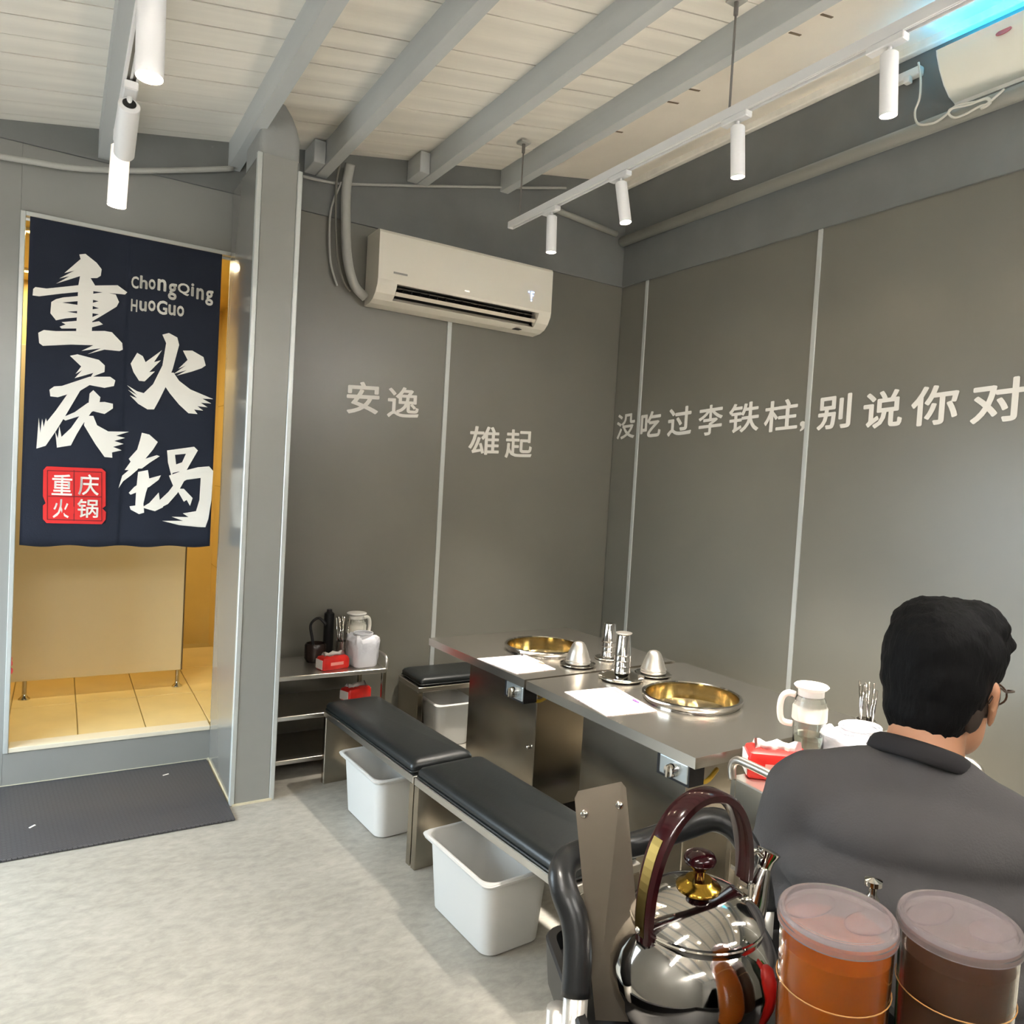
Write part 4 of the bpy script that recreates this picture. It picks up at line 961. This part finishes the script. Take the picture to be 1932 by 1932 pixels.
obj('pourer', lt([(.008, hb - .006), (.009, hb + .002), (.005, hb + .008), (.005, hb + .016), (.011, hb + .02), (.011, hb + .026), (0, hb + .029)], seg=20), M_chrome, t, 'auto')
# two bottles added behind the tea jugs to put red and green reflections in the kettle
for (px, d_, rgb, n) in ((1530, .985, (190, 30, 24), 'red'), (1592, 1.0, (40, 130, 30), 'green')):
    q3 = dep(px, 1850, d_)
    tag(obj('reflected_bottle', lt([(0, .001), (.024, .001), (.026, .004), (.026, .1), (.02, .115), (.009, .125), (.007, .145), (0, .147)], seg=32), mat(n + '_bottle', rgb, .35), None, 'auto', loc=(q3.x, q3.y, TZt + .001)), n + ' bottle added on the trolley behind the tea jugs for its reflection', 'bottle')

# ------------------------------------------------------------------ seated person
PA = math.radians(38)                                # the torso faces along this heading
PS = 1.10; HWORLD = dep(1778, 1290, 1.215); HX, HY = .112, -.036; PB = Vector((HWORLD.x - HX * math.cos(PA) + HY * math.sin(PA), HWORLD.y - HX * math.sin(PA) - HY * math.cos(PA), 0))
t = thing('person', 'seated person with short black hair and glasses in a dark grey t-shirt', 'person', (PB.x * PS, PB.y * PS, CAMH - PS * CAMH), PA); t.scale = (PS, PS, PS)
FZ = (PS * CAMH - CAMH) / PS
V3 = Vector
neck = V3((.085, 0, 1.16)); HDZ = HWORLD.z
hrot = Matrix.Rotation(math.radians(-31), 3, 'Z') @ Matrix.Rotation(math.radians(10), 3, 'Y')
hc = V3((HX, HY, HDZ))
def hd_(x, y, z): return hc + hrot @ V3((x, y, z))
balls = []
def HB(x, y, z, r, q=None): balls.append((hd_(x, y, z), r, hrot if q is None else hrot @ q))
HB(-.012, 0, .03, (.094, .074, .084)); HB(.035, 0, -.02, (.058, .06, .088)); HB(.05, 0, -.075, (.036, .042, .038)); HB(.066, 0, -.095, (.022, .026, .02))
HB(.03, .03, -.06, (.045, .028, .045)); HB(.03, -.03, -.06, (.045, .028, .045)); HB(.078, 0, .018, (.02, .045, .014))
balls += cone_balls(hd_(.088, 0, .008), .009, hd_(.106, 0, -.03), .0125); HB(.1, .01, -.034, .008); HB(.1, -.01, -.034, .008)
HB(.09, 0, -.056, (.009, .02, .006)); HB(.087, 0, -.067, (.009, .018, .006))
for s in (1, -1):
    q = Matrix.Rotation(s * math.radians(-18), 3, 'Z')
    HB(-.002, s * .078, -.012, (.018, .007, .031), q); HB(-.008, s * .082, .004, (.019, .006, .018), q); HB(.003, s * .074, -.04, (.009, .007, .011))
balls += cone_balls(hd_(-.03, 0, -.05), .052, V3((.05, -.006, 1.15)), .06)
balls += cone_balls((.05, -.006, 1.15), .06, (.03, 0, 1.09), .075)
# arms and hands (forearms rest forward at table height), hidden core of the torso and legs
balls += cone_balls((.03, 0, 1.0), .12, (-.03, 0, .60), .125)
for s in (1, -1):
    dz = 0 if s > 0 else -.03; sh = V3((.02, s * .165, 1.065 + dz)); el = V3((.12, s * .2, .79)); wr_ = V3((.34, s * .14, .80))
    balls += cone_balls((.02, s * .06, 1.05), .05, sh, .04) + cone_balls(sh, .042, el, .039) + cone_balls(el, .041, wr_, .028)
    palm = wr_ + V3((.055, -s * .012, .0)); balls += [(palm, (.045, .04, .016), None)]; balls += cone_balls(wr_, .026, palm, .02)
    for k, (dy, ln) in enumerate(((.03, .062), (.011, .072), (-.009, .068), (-.028, .052))):
        a = palm + V3((.036, dy, 0)); b = a + V3((ln * .55, dy * .12, -.004)); c_ = b + V3((ln * .45, 0, -.022))
        balls += cone_balls(a, .0095, b, .0085) + cone_balls(b, .0085, c_, .0075)
    a = palm + V3((-.01, -s * .035, 0)); b = a + V3((.03, -s * .022, -.006)); balls += cone_balls(a, .0115, b, .0095) + cone_balls(b, .0095, b + V3((.028, -s * .004, -.01)), .008)
    hip = V3((-.03, s * .09, .56)); kn = V3((.36, s * .13, .52)); an = V3((.36, s * .13, .09 + FZ))
    balls += cone_balls(hip, .08, kn, .058) + cone_balls(kn, .055, an, .036) + cone_balls(an, .036, (.48, s * .14, .035 + FZ), .03)
body = obj('body', remesh(balls, .0065, 5, 'body'), M_skin, t, True)
# hair
hb_ = []
def HR_(x, y, z, r): hb_.append((hd_(x, y, z), r, hrot))
HR_(-.014, 0, .048, (.104, .086, .083)); HR_(-.01, .012, .085, (.083, .072, .052)); HR_(.02, -.015, .095, (.076, .062, .046)); HR_(-.035, 0, .015, (.077, .081, .09)); HR_(-.048, 0, -.032, (.054, .068, .062)); HR_(-.052, 0, -.068, (.038, .052, .034))
HR_(.062, -.01, .078, (.046, .066, .034)); HR_(.09, -.028, .062, (.018, .03, .016)); HR_(.04, .04, .07, (.05, .04, .04)); HR_(.03, -.05, .055, (.05, .026, .045)); HR_(.03, .05, .055, (.05, .026, .045))
hm = remesh(hb_, .0055, 3, 'hair')
for v in hm.vertices:
    n_ = noise.noise(v.co * 42) * .0035 + noise.noise(V3((v.co.x * 120, v.co.y * 120, v.co.z * 30))) * .0022
    v.co += v.normal * n_
obj('hair', hm, M_hair, t, True)
# faded sides just above the ears
fb = []
for s in (1, -1):
    fb.append((hd_(.008, s * .066, -.004), (.036, .0125, .034), hrot)); fb.append((hd_(-.03, s * .06, -.03), (.03, .014, .034), hrot))
for k in (0, 2): obj('faded_side', remesh(fb[k:k + 2], .004, 4, 'fade'), mat('hair_fade', (62, 50, 42), .7), t, True)
# t-shirt
sb = []
for z, x, rx, ry in ((.60, -.045, .125, .165), (.68, -.048, .125, .168), (.76, -.045, .125, .175), (.84, -.035, .127, .185), (.92, -.02, .13, .195), (1.0, -.005, .128, .2), (1.07, .008, .115, .185)):
    sb.append((V3((x, 0, z)), (rx, ry, .07), None))
for s in (1, -1):
    sb += cone_balls((.025, s * .05, 1.115), .062, (.018, s * .15, 1.085 + (0 if s > 0 else -.03)), .07) + cone_balls((.018, s * .15, 1.085 + (0 if s > 0 else -.03)), .072, (.06, s * .182, .93), .066) + cone_balls((.06, s * .182, .93), .066, (.09, s * .192, .86), .063)
sb += cone_balls((.035, 0, 1.125), .068, (.045, 0, 1.145), .064)
sm = remesh(sb, .008, 7, 'tshirt')
for v in sm.vertices:
    f = .003 * noise.noise(V3((v.co.x * 9, v.co.y * 9, v.co.z * 26))) + .004 * noise.noise(V3((v.co.x * 14 + v.co.z * 10, v.co.y * 16, v.co.z * 7)))
    v.co += v.normal * f
obj('tshirt', sm, M_shirt, t, True)
# collar band following the neck opening
P = []
for k in range(40):
    a = 2 * PI * k / 40; P.append(V3((.054 + .067 * math.cos(a), -.004 + .066 * math.sin(a), 1.19 - .024 * (math.cos(a) + 1) + .012 * math.sin(a))))
obj('collar', tube(B(), P, .0085, 10, closed=True, flat=1.9), M_collar, t, True)
# trousers
tb = [(V3((-.035, 0, .565)), (.13, .175, .085), None)]
for s in (1, -1):
    tb += cone_balls((-.02, s * .09, .565), .088, (.36, s * .13, .525), .07) + cone_balls((.36, s * .13, .525), .068, (.36, s * .13, .10 + FZ), .055)
obj('trousers', remesh(tb, .011, 4, 'trousers'), M_trouser, t, True)
for s in (1, -1):
    obj('shoe', remesh(cone_balls((.34, s * .13, .045 + FZ), .043, (.5, s * .14, .036 + FZ), .034) + cone_balls((.36, s * .13, .06 + FZ), .045, (.36, s * .13, .09 + FZ), .045), .007, 3, 'shoe'), M_black, t, True)
# glasses
def ring_pts(cy): return [hd_(.112 + .004 * math.cos(a) * 0, cy + .024 * math.cos(a), -.002 + .019 * math.sin(a)) for a in [2 * PI * i / 24 for i in range(24)]]
gl = obj('glasses', tube(B(), ring_pts(.033), .0016, 6, closed=True), mat('glasses_frame', (70, 46, 30), .3), t, True)
M_gf = MATS['glasses_frame']
obj('rim', tube(B(), ring_pts(-.033), .0016, 6, closed=True), M_gf, gl, True)
obj('bridge', tube(B(), [hd_(.112, .01, .004), hd_(.115, 0, .007), hd_(.112, -.01, .004)], .0016, 6), M_gf, gl, True)
for s in (1, -1):
    obj('temple', tube(B(), spline([hd_(.112, s * .057, .008), hd_(.1, s * .07, .009), hd_(.03, s * .081, .008), hd_(-.006, s * .083, .012), hd_(-.026, s * .079, -.012)], 4), .0019, 6), M_gf, gl, True)
    obj('lens', lt([(0, 0), (.0225, 0), (.0225, .001), (0, .001)], seg=20, mtx=Matrix.Translation(hd_(.112, s * .033, -.002)) @ (hrot @ Matrix.Rotation(PI / 2, 3, 'Y')).to_4x4() @ Matrix.Diagonal((.8, 1, 1, 1))), M_glass, gl)
    ey = obj('eye', lt([(0, .0115), (.006, .0098), (.0105, .005), (.0115, 0)], seg=16, mtx=Matrix.Translation(hd_(.077, s * .032, .0)) @ (hrot @ Matrix.Rotation(PI / 2, 3, 'Y')).to_4x4()), mat('eye_white', (232, 228, 222), .2), t, True)
    obj('iris', lt([(0, .0119), (.004, .0112), (.0045, .0105)], seg=14, mtx=Matrix.Translation(hd_(.077, s * .032, .0)) @ (hrot @ Matrix.Rotation(PI / 2, 3, 'Y')).to_4x4()), M_hair, ey, True)
obj('lips', tube(B(), [hd_(.088, .022, -.062), hd_(.099, .008, -.0605), hd_(.1, 0, -.062), hd_(.099, -.008, -.0605), hd_(.088, -.022, -.062)], [.002, .004, .004, .004, .002], 8), mat('lips', (170, 104, 92), .5), t, True)
# the stool the person sits on
t = thing('stool', 'square steel stool with black cushion under the seated person', 'stool', (PB.x * PS + .05 * math.cos(PA), PB.y * PS + .05 * math.sin(PA), 0), PA)
obj('seat_frame', bx(-.13, .13, -.16, .16, .30, .325, bev=.003, seg=1), M_steel, t)
obj('cushion', loft(B(), [[(x, y, z) for x, y in rrect(-.13 + i, .13 - i, -.16 + i, .16 - i, .02, 4)] for z, i in ((.326, .004), (.345, .001), (.36, .012), (.366, .04))]), M_blackv, t, True)
for sx in (-1, 1):
    for sy in (-1, 1): obj('leg', bx(sx * .115 - .012, sx * .115 + .012, sy * .145 - .012, sy * .145 + .012, 0, .302), M_steel2, t)

# the loaded trolley stands clear of the seated person
for o in list(COL.objects):
    if o.parent is None and o.name.split('.')[0] in ('trolley', 'steel_plate', 'kettle', 'drink_jug', 'pourer_bottle', 'reflected_bottle'):
        o.location = CAMP + (o.location - CAMP) * TS; o.scale = (TS, TS, TS)
# scraps of paper on the mat
for (px, py, w, r, n) in ((60, 1560, .03, .9, 'left part of the doorway mat'), (312, 1462, .03, .5, 'doorway mat near the step')):
    p = onz(px, py, .012)
    tag(obj('paper_scrap', prism(B(), [(-w / 2, -.004), (w / 2, -.006), (w / 2 + .003, .003), (-w / 2 + .004, .005)], 'z', .0003, .0018), M_paper, None, loc=(p.x, p.y, .012), rot=(0, 0, r)), 'tiny white paper scrap lying on the ' + n, 'paper')
